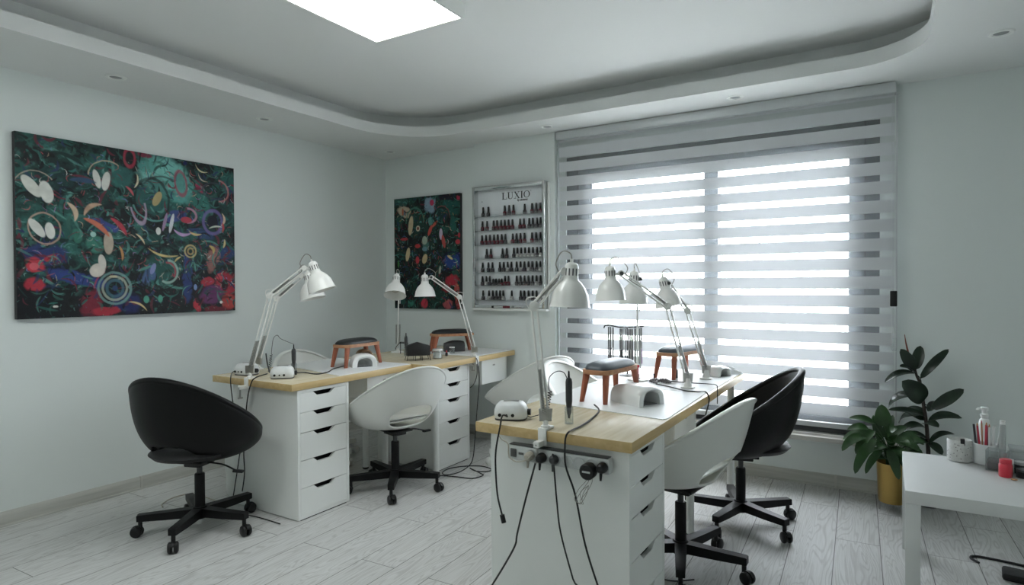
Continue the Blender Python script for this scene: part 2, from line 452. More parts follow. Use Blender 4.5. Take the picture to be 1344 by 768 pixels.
b = MB().box((-2.905, 4.15, 0), (-2.163, YB + .01, ZS + .02)); struct(b.build('wall_back_pier', 'wall'))

# ceiling: flat slab, and a dropped border with a rounded inner edge, an upstand lip and an open cove behind it
b = MB().box((XL - .1, YF - .1, ZC), (XR + .1, YB + .2, ZC + .1)); struct(b.build('ceiling', 'ceiling'))
IX0, IX1, IY0, IY1 = -3.345, 0.155, -0.75, 3.79
def rrect(off, radii, n=14):
    """Rounded rectangle grown by OFF, counter-clockwise; with the matching point on the room outline."""
    out = []
    cs = ((IX1, IY1, 0, radii[0]), (IX0, IY1, 90, radii[1]), (IX0, IY0, 180, radii[2]), (IX1, IY0, 270, radii[3]))
    for cx, cy, a0, r in cs:
        sx = -1 if cx == IX1 else 1; sy = -1 if cy == IY1 else 1
        ox, oy = cx + sx * r, cy + sy * r
        for k in range(n + 1):
            a = math.radians(a0 + 90 * k / n)
            out.append((ox + (r + off) * math.cos(a), oy + (r + off) * math.sin(a)))
    return out
RAD = (0.34, 0.52, 0.5, 0.5)
inner = rrect(0, RAD); trough = rrect(0.14, RAD)
outer = []
for i, (x, y) in enumerate(inner):
    q = i // 15; k = i % 15
    cx, cy = ((XR + .05, YB + .05), (XL - .05, YB + .05), (XL - .05, YF - .05), (XR + .05, YF - .05))[q]
    if k == 7: outer.append((cx, cy))
    elif (k < 7) == (q in (0, 2)): outer.append((cx, y))
    else: outer.append((x, cy))
b = MB()
N = len(inner)
rows = [[V((x, y, ZS)) for x, y in outer], [V((x, y, ZS)) for x, y in inner], [V((x, y, ZS + .078)) for x, y in inner],
        [V((x, y, ZS + .078)) for x, y in rrect(0.02, RAD)], [V((x, y, ZS + .02)) for x, y in rrect(0.02, RAD)],
        [V((x, y, ZS + .02)) for x, y in trough], [V((x, y, ZC + .01)) for x, y in trough]]
b.grid([[r[i] for r in rows] for i in range(N)], closed_u=True)
struct(b.build('ceiling_border', 'ceiling', sharp=30))

def board(name, p0, p1, nrm):
    """Skirting profile swept along the wall."""
    p0, p1, nrm = V(p0), V(p1), V(nrm)
    prof = [(0, 0), (0.017, 0), (0.017, 0.008), (0.013, 0.012), (0.013, 0.055), (0.008, 0.068), (0.003, 0.078), (0, 0.078)]
    t = MB(); t.grid([[p + nrm * a + V((0, 0, z)) for a, z in prof] for p in (p0, p1)])
    return struct(t.build(name, 'baseboard', sharp=25))
board('baseboard_left', (XL, YF, 0), (XL, YB, 0), (1, 0, 0))
board('baseboard_back', (-2.163, YB, 0), (XR, YB, 0), (0, -1, 0))
board('baseboard_corner', (XL, YB, 0), (-2.905, YB, 0), (0, -1, 0))
board('baseboard_pier', (-2.905, 4.15, 0), (-2.163, 4.15, 0), (0, -1, 0))
board('baseboard_right', (XR, YF, 0), (XR, YB, 0), (-1, 0, 0))
for nm, p in (('trim_1', (XL + .0005, 2.03, 0)), ('trim_2', (XL + .0005, 3.33, 0))):
    b = MB().box((p[0], p[1] - .006, 0), (p[0] + .0185, p[1] + .006, .079), .001); struct(b.build(nm, 'sill'))
b = MB().box((-.285, YB - .0185, 0), (-.273, YB - .0005, .079), .001); struct(b.build('trim_3', 'sill'))

# window: grey frame, centre mullion, shutter box over the panes, two panes
y0, y1 = YB + .012, YB + .09
b = MB()
b.box((WX0, y0, WZ0), (-1.915, y1, WZ1)); b.box((-.199, y0, WZ0), (WX1, y1, WZ1))
b.box((-1.915, y0 - .004, 2.035), (-.199, y1, WZ1)); b.box((-1.915, y0, WZ0), (-.199, y1, .47))
b.box((-1.074, y0, .47), (-.982, y1, 2.035))
b.box((-1.915, y0 + .012, .47), (-1.90, y1 - .02, 2.035)); b.box((-.215, y0 + .012, .47), (-.199, y1 - .02, 2.035))
win = struct(b.build('window_1', 'window_frame', sharp=30))
for x0, x1 in ((-1.90, -1.074), (-.982, -.215)):
    MB().box((x0, YB + .060, .47), (x1, YB + .066, 2.035)).build('pane', 'glass', win)
for x in (-2.01, -.127):
    MB().box((x - .004, y0 - .004, WZ0), (x + .004, y0, WZ1)).build('frame_seam', 'dark_grey', win)
b = MB().box((-2.15, 4.105, .296), (WX1 + .12, YB + .06, .326), .006); struct(b.build('window_sill', 'sill'))
b = MB().box((WX0 + .02, YB - .014, .335), (WX1 - .02, YB + .010, .40), .003); struct(b.build('window_ledge', 'dark_grey'))

# outdoors, over-bright behind the blind
b = MB().box((-14, YB + .4, -.5), (10, 30, -.4)); struct(b.build('ground_outside', 'out_ground'))
b = MB().box((-13, 17, -.45), (9, 19, 2.1)); struct(b.build('garden_wall_outside', 'facade'))
R = random.Random(4)
t = MB()
for i in range(900):
    cx = R.choice((-7, -4.6, -2.2, .2, 2.6)); cy = 12.5
    a, u = R.uniform(0, 2 * PI), R.uniform(-1, 1)
    rr = 1.25 * R.uniform(.5, 1) ** .4
    c = V((cx + rr * math.cos(a) * math.sqrt(1 - u * u), cy + rr * math.sin(a) * math.sqrt(1 - u * u), .9 + rr * u * 1.0))
    n = V((R.uniform(-1, 1), R.uniform(-1, 1), R.uniform(-1, 1))).normalized()
    T = frame_from(c, n)
    s = R.uniform(.10, .2)
    t.mesh([(-s * .5, 0, 0), (0, s * .9, .03), (s * .5, 0, 0), (0, -s * .9, .03)], [(0, 1, 2, 3)], T)
o = t.build('garden_foliage', 'out_leaf', recalc=False); o['kind'] = 'stuff'; tag(o, 'pale blurred garden foliage seen through the blind', 'foliage')

# ------------------------------------------------------------------ blind
BX0, BX1, BY = -2.142, 0.022, 4.185
bl = thing('roller_blind', 'wide day and night roller blind of white and sheer stripes over the window', 'blind', (-1.06, BY, 0.33))
o2 = V((-1.06, BY, 0.33))
ztop, zbot, per, dens = 2.336, 0.40, 0.1105, 0.0735
zs = [(ztop, 0)]
z = ztop - .058; rows = []
cur = ztop
# first a plain stretch hanging under the cassette, then alternate stripes
edges = [ztop]
z = ztop - .015
stripes = []
k = 0
while z > zbot:
    a = z; c = max(zbot, z - (.037 if k % 2 == 0 else dens)); stripes.append((a, c, 1 if k % 2 == 0 else 0)); z = c; k += 1
t = MB()
nx = 24
def bxy(x, z): return V((x, BY + .0012 * math.sin(x * 3.1 + z * 2), z)) - o2
t.mi = 0
t.grid([[bxy(BX0 + (BX1 - BX0) * i / nx, zz) for zz in (ztop, ztop - .015)] for i in range(nx + 1)])
for a, c, mi in stripes:
    t.mi = mi
    t.grid([[bxy(BX0 + (BX1 - BX0) * i / nx, a + (c - a) * j / 2) for j in range(3)] for i in range(nx + 1)])
bmesh.ops.remove_doubles(t.bm, verts=t.bm.verts[:], dist=1e-5)
t.build('fabric', ['opaque', 'sheer'], bl)
b = MB().box(V((BX0 - .006, BY - .045, 2.335)) - o2, V((BX1 + .006, BY + .04, 2.398)) - o2, .006); b.build('cassette', 'rail', bl)
b = MB().box(V((BX0, BY - .012, .372)) - o2, V((BX1, BY + .012, .405)) - o2, .005); b.build('bottom_rail', 'rail', bl)
for x in (BX0 - .012, BX1 + .010):
    b = MB().box(V((x - .004, BY - .006, .33)) - o2, V((x + .004, BY + .012, 2.335)) - o2, .001); b.build('guide_rail', 'rail', bl)
cx = BX1 - .006
b = MB().tube([V((cx - .008, BY - .03, 2.33)) - o2, V((cx - .008, BY - .034, 1.45)) - o2, V((cx - .006, BY - .036, .92)) - o2, V((cx + .004, BY - .036, .885)) - o2, V((cx + .014, BY - .036, .92)) - o2, V((cx + .012, BY - .034, 1.45)) - o2, V((cx + .012, BY - .03, 2.33)) - o2], .0016, 6, smooth=5)
b.build('control_chain', 'rail', bl)
b = MB().box(V((cx - .016, BY - .048, 1.115)) - o2, V((cx + .020, BY - .024, 1.205)) - o2, .005); q = b.build('chain_weight', 'black_plastic', bl); q['label'] = 'black chain weight'
b = MB().box(V((cx - .006, BY - .046, .86)) - o2, V((cx + .018, BY - .026, .935)) - o2, .005); b.build('chain_tensioner', 'acrylic', bl)

# ------------------------------------------------------------------ ceiling lights
px0, px1, py1, pz = -2.292, -1.722, 2.395, 2.515
cl = thing('ceiling_light_panel', 'large rectangular lit ceiling light panel in a white frame', 'ceiling light', ((px0 + px1) / 2, py1 - .6, ZC))
w, h = (px1 - px0) / 2, .6
b = MB()
for a, c in (((-w, -h, -.07), (-w + .014, h, 0)), ((w - .014, -h, -.07), (w, h, 0)), ((-w + .014, -h, -.07), (w - .014, -h + .014, 0)), ((-w + .014, h - .014, -.07), (w - .014, h, 0))): b.box(a, c)
b.build('frame', 'white', cl)
MB().box((-w + .014, -h + .014, -.067), (w - .014, h - .014, -.06)).build('diffuser', 'panel', cl)
spots = [((-3.618, 1.76), 'recessed round downlight in the ceiling border above the large painting'),
         ((-3.672, 2.741), 'recessed round downlight in the ceiling border past the right edge of the large painting'),
         ((-3.669, 3.989), 'recessed round downlight in the ceiling border by the wall corner'),
         ((-2.129, 3.972), 'recessed round downlight in the ceiling border over the left end of the blind'),
         ((-0.816, 3.974), 'recessed round downlight in the ceiling border above the middle of the blind'),
         ((0.433, 3.613), 'recessed round downlight in the ceiling border right of the blind')]
dl = None
fill_panel = dup(cl, (-2.55, py1 - 2.55, ZC), 0, 'added fill light panel on the ceiling behind the camera, out of view')  # unseen panel added to brighten the near end of the long desk
for (x, y), lab in spots:
    if dl is None:
        dl = thing('downlight', lab, 'downlight', (x, y, ZS), 0, 'recessed downlights')
        MB().lathe([(.030, -.001), (.036, -.007), (.048, -.006), (.052, -.0005), (.030, -.0005)], 32).build('trim_ring', 'white', dl)
        MB().lathe([(0, -.0015), (.018, -.003), (.030, -.0015), (.030, -.0008), (0, -.0008)], 28).build('lens', 'frosted', dl)
    else: dup(dl, (x, y, ZS), 0, lab)
# ------------------------------------------------------------------ desks
def desk(name, label, x0, x1, y0, y1, legs, rz=0.0, zt=.735, th=.037):
    """Tabletop with its slender white round legs."""
    c = V(((x0 + x1) / 2, (y0 + y1) / 2, 0))
    d = thing(name, label, 'desk', c, rz)
    b = MB().box((x0 - c.x, y0 - c.y, zt - th), (x1 - c.x, y1 - c.y, zt), .0018)
    b.bm.normal_update(); bmesh.ops.recalc_face_normals(b.bm, faces=b.bm.faces[:])
    for f in b.bm.faces: f.material_index = 0 if f.normal.z > .6 else 1
    b.build('tabletop', ['birch', 'birch_edge'], d)
    for x, y in legs:
        b = MB().cyl((x - c.x, y - c.y, .012), (x - c.x, y - c.y, zt - th - .0005), .02, n=20)
        lg = b.build('leg', 'white', d)
        MB().lathe([(0, 0), (.018, 0), (.021, .004), (.021, .012), (0, .012)], 20, TR(x - c.x, y - c.y)).build('foot_cap', 'dark_grey', lg)
    return d
DT = .735
desk('manicure_desk', 'birch-topped desk nearest the large painting, two drill units at its near end', -3.345, -2.655, 2.130, 3.075, [(-2.87, 3.05), (-3.05, 3.05)])
desk('manicure_desk', 'birch-topped desk against the wall below the small painting and polish rack', -3.33, -2.515, 3.085, 4.140, [(-2.58, 4.08), (-3.27, 4.08), (-2.555, 3.195)])
desk('manicure_desk', 'long birch-topped desk before the blind, power strip on its near end', -1.335, -.715, 1.908, 3.70, [(-.845, 3.062), (-.78, 3.676), (-1.27, 3.676), (-1.27, 2.75)])

def drawer_unit(name, label, loc, rz):
    """Five-drawer unit; local +x is the drawer front, origin at the floor in the middle of the front."""
    W, D, H, t = .36, .55, .695, .016
    u = thing(name, label, 'drawer unit', loc, rz, 'white five-drawer units')
    b = MB()
    b.box((-D, -W / 2, .006), (0, -W / 2 + t, H)); b.box((-D, W / 2 - t, .006), (0, W / 2, H))
    b.box((-D, -W / 2 + t, .006), (0, W / 2 - t, .022)); b.box((-D, -W / 2 + t, H - t), (0, W / 2 - t, H))
    b.box((-D, -W / 2 + t, .022), (-D + .01, W / 2 - t, H - t))
    b.build('carcass', 'white', u)
    MB().box((-D + .02, -W / 2 + t + .004, 0), (-.004, W / 2 - t - .004, .006)).build('plinth', 'gap', u)
    hs = [.105, .108, .148, .148, .148]
    z = H - t - .002; y1 = W / 2 - t - .002
    for hh in hs:
        a, c = z - hh + .003, z
        # front: rectangle with a trapezoid grip cut out of its upper edge (polygon in y,z)
        poly = [(-y1, a), (y1, a), (y1, c), (.075, c), (.045, c - .024), (-.045, c - .024), (-.075, c), (-y1, c)]
        T = Matrix(((0, 0, 1, -.018), (1, 0, 0, 0), (0, 1, 0, 0), (0, 0, 0, 1)))
        b = MB(); b.prism(poly, .017, T)
        dr = b.build('drawer', 'white', u, sharp=20)
        MB().box((-.46, -y1 + .012, a + .004), (-.055, y1 - .012, c - .03)).build('tray', 'gap', dr)
        MB().box((-.054, -y1 + .004, a + .002), (-.050, y1 - .004, c)).build('void_shade', 'gap', dr)  # dark sheet painting the shade of the void behind the grip cut-out
        z -= hh
    return u
u1 = drawer_unit('drawer_unit', 'white five-drawer unit under the desk end by the large painting', (-2.662, 2.351, 0), 0)
dup(u1, (-2.575, 3.425, 0), 0, 'white five-drawer unit behind the white chair, under the desk at the back wall')
dup(u1, (-.730, 2.108, 0), math.radians(-.5), 'white five-drawer unit under the near end of the long desk, beside the power strip')

def hung_drawer(name, label, x1, y0, y1, z0, z1, depth=.40):
    """Small single-drawer box hung under a desktop; opens toward +x."""
    u = thing(name, label, 'drawer', (x1, (y0 + y1) / 2, z0))
    w, h, t = (y1 - y0) / 2, z1 - z0, .012
    b = MB(); b.box((-depth, -w, 0), (-.016, w, t)); b.box((-depth, -w, t), (-.016, -w + t, h)); b.box((-depth, w - t, t), (-.016, w, h)); b.box((-depth, -w + t, h - t), (-.016, w - t, h)); b.box((-depth, -w + t, t), (-depth + .01, w - t, h - t))
    b.build('box', 'white', u)
    f = MB().box((-.0155, -w, 0), (0, w, h - .004), .002).build('front', 'white', u)
    b = MB(); T = Matrix(((0, 0, 1, 0.0002), (1, 0, 0, 0), (0, 1, 0, h * .72), (0, 0, 0, 1)))
    b.prism([(math.cos(a) * .016, math.sin(a) * .006) for a in [2 * PI * k / 20 for k in range(20)]], .0015, T)
    b.build('lock_plate', 'steel', f)
    return u
hung_drawer('hung_drawer', 'small white drawer hung under the left desk beside the near drawer unit', -2.70, 2.72, 3.02, .56, .697)
hung_drawer('hung_drawer', 'small white drawer hung under the back-wall desk beside the tall drawer unit', -2.55, 3.73, 4.05, .515, .697)
hung_drawer('hung_drawer', 'small white drawer hung under the long desk behind the white chair', -.765, 2.545, 2.875, .575, .697)

def slab(name, label, cat, m, poly, z, th, bev=.0006):
    c = V((sum(p[0] for p in poly) / len(poly), sum(p[1] for p in poly) / len(poly), z))
    b = MB().prism([(p[0] - c.x, p[1] - c.y) for p in poly], th, None)
    o = b.build(name, m, None, sharp=30, loc=c)
    return tag(o, label, cat)
slab('desk_mat', 'white desk mat on the desk by the large painting under a black stool', 'desk mat', 'mat', [(-3.335, 2.62), (-2.672, 2.47), (-2.66, 3.07), (-3.335, 3.07)], DT + .0005, .0025)
slab('desk_mat', 'white desk mat at the far end of the back-wall desk', 'desk mat', 'mat', [(-3.05, 3.60), (-2.54, 3.63), (-2.525, 4.13), (-3.05, 4.13)], DT + .0005, .0025)
slab('desk_mat', 'white desk mat under the grey stool in the middle of the long desk', 'desk mat', 'mat', [(-1.325, 2.50), (-1.28, 2.37), (-.735, 2.285), (-.722, 2.31), (-.735, 2.925), (-1.325, 2.93)], DT + .0005, .0025)
slab('desk_mat', 'white desk mat at the window end of the long desk', 'desk mat', 'mat', [(-1.325, 2.94), (-.735, 2.935), (-.725, 3.69), (-1.325, 3.69)], DT + .0005, .0025)
MZ = DT + .0035      # top of a mat

# ------------------------------------------------------------------ swivel chairs (local +x = the back of the chair)
def shell_point(th, v, top=.80):
    """Tub shell: th = angle from the back, v = 0 at the seat centre, 1 on the rim."""
    c, s = math.cos(th), math.sin(th)
    # rim outline: a little narrower at the front; tilted plane, high at the back
    sc = 1.0 if top < .79 else .94
    rx = (.295 if c > 0 else .275) * sc
    ry = .30 * sc
    R = V((rx * c, ry * s, 0))
    k = (1 + c) / 2
    zr = .430 + (top - .430) * (k ** (1.5 if top < .79 else 1.22))
    zs = .395
    # seat, belly and wall as one cubic
    bulge = .86 + .10 * max(0, -c) - (.10 if top < .79 else .03) * max(0, c)
    if top < .79:
        P0 = V((-.01, 0, zs)); P1 = V((R.x * .68, R.y * .68, zs - .030)); P2 = V((R.x * .80, R.y * .82, zs + .015 + .22 * (zr - zs))); P3 = V((R.x, R.y, zr))
        return P0 * (1 - v) ** 3 + 3 * P1 * v * (1 - v) ** 2 + 3 * P2 * v * v * (1 - v) + P3 * v ** 3
    P0 = V((-.01, 0, zs)); P1 = V((R.x * .62, R.y * .62, zs - .028)); P2 = V((R.x * (bulge + .10), R.y * (bulge + .12), zs + .02 + .18 * (zr - zs))); P3 = V((R.x, R.y, zr))
    return P0 * (1 - v) ** 3 + 3 * P1 * v * (1 - v) ** 2 + 3 * P2 * v * v * (1 - v) + P3 * v ** 3

def make_shell(th_t, hole_half, hv0, hv1, top):
    """The tub with the hand-hole low in its back, given thickness, and the rolled rim."""
    NA, NV = 96, 40
    bm = bmesh.new()
    P = lambda a, v: bm.verts.new(shell_point(a, v, top))
    vs = [(i, j) for i in range(NA) for j in range(1, NV + 1)]
    # parameter grid; grid points next to the hole outline are moved onto it
    par = {}
    vm, vh = (hv0 + hv1) / 2, (hv1 - hv0) / 2
    def f(a, v):
        return (abs(a / hole_half) ** 3.0 + abs((v - vm - .03 * (1 - (a / hole_half) ** 2) * 0) / vh) ** 3.0) ** (1 / 3.0)
    for i, j in vs:
        a = 2 * PI * i / NA
        if a > PI: a -= 2 * PI
        par[i, j] = (a, j / NV)
    drop = set()
    for i in range(NA):
        for j in range(1, NV):
            q = [par[x] for x in ((i, j), ((i + 1) % NA, j), ((i + 1) % NA, j + 1), (i, j + 1))]
            ca, cv = sum(p[0] for p in q) / 4, sum(p[1] for p in q) / 4
            if abs(ca) < 2 and f(ca, cv) < 1: drop.add((i, j))
    for i, j in vs:
        if j == NV: continue
        around = [((i - 1) % NA, j - 1), ((i - 1) % NA, j), (i, j - 1), (i, j)]
        d = [x in drop for x in around]
        if any(d) and not all(d):
            a, v = par[i, j]
            k = f(a, v)
            par[i, j] = (a / k, vm + (v - vm) / k)
    vert = {x: P(*par[x]) for x in vs if not all(((x[0] - p) % NA, x[1] - q) in drop for p in (0, 1) for q in (0, 1))}
    c = bm.verts.new(shell_point(0, 0))
    for i in range(NA):
        n = (i + 1) % NA
        bm.faces.new([c, vert[i, 1], vert[n, 1]])
        for j in range(1, NV):
            if (i, j) in drop: continue
            bm.faces.new([vert[i, j], vert[i, j + 1], vert[n, j + 1], vert[n, j]])
    bmesh.ops.recalc_face_normals(bm, faces=bm.faces[:])
    # thickness, rounded where the sheet ends
    bm.normal_update()
    up = sum((f_.normal.z for f_ in bm.faces if f_.calc_center_median().length < .6 and abs(f_.normal.z) > .9), 0)
    sgn = -1 if up > 0 else 1
    nrm = {v: v.normal.copy() * sgn for v in bm.verts}     # outward / downward
    bnd = [e for e in bm.edges if len(e.link_faces) == 1]
    outer = {v: bm.verts.new(v.co + nrm[v] * th_t) for v in list(bm.verts)}
    for f_ in list(bm.faces):
        bm.faces.new([outer[v] for v in reversed(f_.verts)])
    # rounded lip along each open edge
    mid = {}
    for e in bnd:
        for v in e.verts:
            if v not in mid:
                lf = [f_ for f_ in v.link_faces if all(w in outer for w in f_.verts)]
                cc = sum((f_.calc_center_median() for f_ in lf), V()) / len(lf)
                out = (v.co - cc); out -= nrm[v] * out.dot(nrm[v]); out.normalize()
                mid[v] = [bm.verts.new(v.co + nrm[v] * th_t * t + out * th_t * .55 * s_) for t, s_ in ((.15, .72), (.5, 1.0), (.85, .72))]
    for e in bnd:
        a, b_ = e.verts
        ch = [[a] + mid[a] + [outer[a]], [b_] + mid[b_] + [outer[b_]]]
        for k in range(4): bm.faces.new([ch[0][k], ch[1][k], ch[1][k + 1], ch[0][k + 1]])
    return bm

def star_base(parent, steel, rot, arm=.269):
    """Five-armed base with hub, twin-wheel castors, column and gas lift (castors about 0.31 m out)."""
    b = MB().lathe([(0, .062), (.030, .062), (.040, .070), (.040, .112), (.030, .122), (0, .122)], 24); b.build('hub', steel, parent)
    b = MB().lathe([(0, .115), (.0245, .115), (.0245, .288), (.021, .292), (0, .292)], 20); b.build('column', steel, parent)
    b = MB().lathe([(0, .285), (.0135, .285), (.0135, .372), (0, .372)], 16); b.build('gas_lift', 'dark_grey' if steel != 'whitedim' else 'steel', parent)
    for k in range(5):
        a = rot + 2 * PI * k / 5
        T = Matrix.Rotation(a, 4, 'Z')
        b = MB()
        # box-section arm falling slightly outward, tapered, with a down-turned end
        sec = [(.022, .025, .073, .117), (.16, .0215, .076, .114), (arm + .008, .0185, .081, .113), (arm + .014, .0175, .082, .110)]
        P = [[V((x, w, z0)), V((x, w, z1)), V((x, -w, z1)), V((x, -w, z0))] for x, w, z0, z1 in sec]
        bb = [[b.bm.verts.new(T @ p) for p in r] for r in P]
        for r0, r1 in zip(bb, bb[1:]):
            for i in range(4): b._f([r0[i], r0[(i + 1) % 4], r1[(i + 1) % 4], r1[i]])
        b._f(bb[0]); b._f(bb[-1][::-1])
        ar = b.build('base_arm', steel, parent, sharp=30)
        s = (k * 37 % 50 - 25) / 60
        T2 = T @ Matrix.Translation((arm, 0, 0)) @ Matrix.Rotation(s, 4, 'Z')
        b = MB().cyl(T2 @ V((0, 0, .045)), T2 @ V((0, 0, .083)), .010, n=10)
        for w in (-1, 1):
            prof = [(0, -.010), (.019, -.010), (.0255, -.006), (.0275, 0), (.0255, .006), (.019, .010), (0, .010)]
            Tw = T2 @ Matrix.Translation((.016, w * .0135, .0275)) @ Matrix.Rotation(PI / 2, 4, 'X')
            b.lathe(prof, 20, Tw)
        # hood over the wheels
        hood = [(.016 + .030 * math.cos(t), .0275 + .030 * math.sin(t)) for t in [math.radians(x) for x in range(20, 171, 15)]]
        hood2 = [(.016 + .024 * math.cos(t), .0275 + .024 * math.sin(t)) for t in [math.radians(x) for x in range(170, 19, -15)]]
        Th = T2 @ Matrix.Translation((0, .006, 0)) @ Matrix.Rotation(PI / 2, 4, 'X')
        b.prism(hood + hood2, .012, Th)
        b.build('castor', 'black_plastic' if steel != 'whitedim' else 'chair_white', ar)

def shell_obj(bm, name, m, parent, sharp=50):
    b = MB(); b.bm.free(); b.bm = bm
    return b.build(name, m, parent, sharp=sharp)

def swivel_chair(name, label, loc, rz, kind, base_rot, group, white_base=False):
    ch = thing(name, label, 'chair', loc, rz, group)
    if kind == 'white':
        shell_obj(make_shell(.011, .74, .31, .68, .772), 'seat_shell', 'chair_white', ch)
        ring = []
        for k in range(96):
            a = 2 * PI * k / 96; p = shell_point(a, 1.0, .772); n = V((math.cos(a), math.sin(a), .25)).normalized(); u = V((-n.z * math.cos(a), -n.z * math.sin(a), 1)).normalized()
            c = p + n * .002
            ring.append([c + n * (.0165 * math.cos(t)) + u * (.0085 * math.sin(t)) for t in [2 * PI * q / 12 for q in range(13)]])
        b = MB(); b.grid(ring, closed_u=True); bmesh.ops.remove_doubles(b.bm, verts=b.bm.verts[:], dist=1e-5); b.build('shell_rim', 'chair_white', ch, sharp=80)
    else:
        sh = shell_obj(make_shell(.026, .66, .24, .57, .80), 'seat_shell', 'black_leather', ch)
        # padded piping round the rim, vertical seams
        b = MB().tube([shell_point(2 * PI * k / 64, 1.0, .80) + V((0, 0, .010)) + V((math.cos(2 * PI * k / 64), math.sin(2 * PI * k / 64), 0)) * .012 for k in range(64)], .0165, 10, closed=True, smooth=0)
        b.build('rim_padding', 'black_leather', ch)
        prof = [(0, .0), (.12, .0), (.185, .010), (.205, .030), (.185, .050), (.12, .060), (0, .064)]
        b = MB().lathe(prof, 40, TR(.035, 0, .392)); b.build('seat_cushion', 'black_pad', ch)
    steel = 'whitedim' if white_base else 'black_steel'
    b = MB().box((-.085, -.075, .357), (.085, .075, .369), .004).box((-.06, -.045, .335), (.06, .045, .358), .006)
    b.build('mechanism_plate', 'black_plastic', ch)
    b = MB().tube([(0.0, .04, .350), (0.0, .14, .344), (.005, .215, .322)], .0045, 8)
    b.box((-.008, .205, .311), (.016, .262, .324), .004); b.build('lever', 'black_plastic', ch)
    star_base(ch, steel, base_rot - rz)
    return ch
D = math.radians
GB, GW = 'black tub swivel chairs', 'white tub swivel chairs'
swivel_chair('swivel_chair', 'black padded tub swivel chair in front of the large painting', (-3.022, 1.848, 0), D(-72), 'black', D(15.5), GB)
swivel_chair('swivel_chair', 'black padded tub swivel chair beside the blind, behind a white chair', (-.662, 3.355, 0), D(14), 'black', D(-31), GB)
swivel_chair('swivel_chair', 'white shell chair on a black base between the two left drawer units', (-2.595, 2.846, 0), D(-15), 'white', D(19), GW)
swivel_chair('swivel_chair', 'white shell chair at the long desk drawers, in front of a black chair', (-.785, 2.695, 0), D(-10), 'white', D(-2), GW)
swivel_chair('swivel_chair', 'white shell chair on a white base below the polish rack', (-2.150, 3.73, 0), D(-22), 'white', D(150), GW, True)
swivel_chair('swivel_chair', 'white shell chair behind the left desk, against the large painting wall', (-3.47, 3.02, 0), D(176), 'white', D(4), GW, True)
swivel_chair('swivel_chair', 'white shell chair on the far side of the long desk, near the blind', (-1.50, 3.38, 0), D(178), 'white', D(10), GW, True)

# ------------------------------------------------------------------ small white side table at the right
st = thing('side_table', 'low square white side table holding jars and brushes', 'table', (.32, 3.135, 0))
b = MB().box((-.268, -.325, .40), (.30, .325, .45), .0015); b.build('tabletop', 'table_white', st)
for x, y in ((-.267, -.324), (-.267, .274), (.249, -.324), (.249, .274)):
    MB().box((x, y, .001), (x + .05, y + .05, .3995), .001).build('leg', 'table_white', st)
wb = thing('waste_bin', 'white waste bin on the floor behind the near drawer unit', 'bin', (-3.335, 2.30, 0))
MB().lathe([(0, 0), (.07, 0), (.078, .01), (.092, .27), (.095, .275), (.090, .275), (.075, .012), (0, .012)], 32, TR()).build('body', 'white', wb)
MB().tube([(math.cos(a) * .094, math.sin(a) * .094, .275) for a in [2 * PI * k / 32 for k in range(32)]], .004, 8, closed=True, smooth=0).build('rim', 'white', wb)
# ------------------------------------------------------------------ clamp-on work lamps
def bezel(c, r, nrm, th, n=20): return frame_from(V(c) - V(nrm).normalized() * th / 2, nrm)

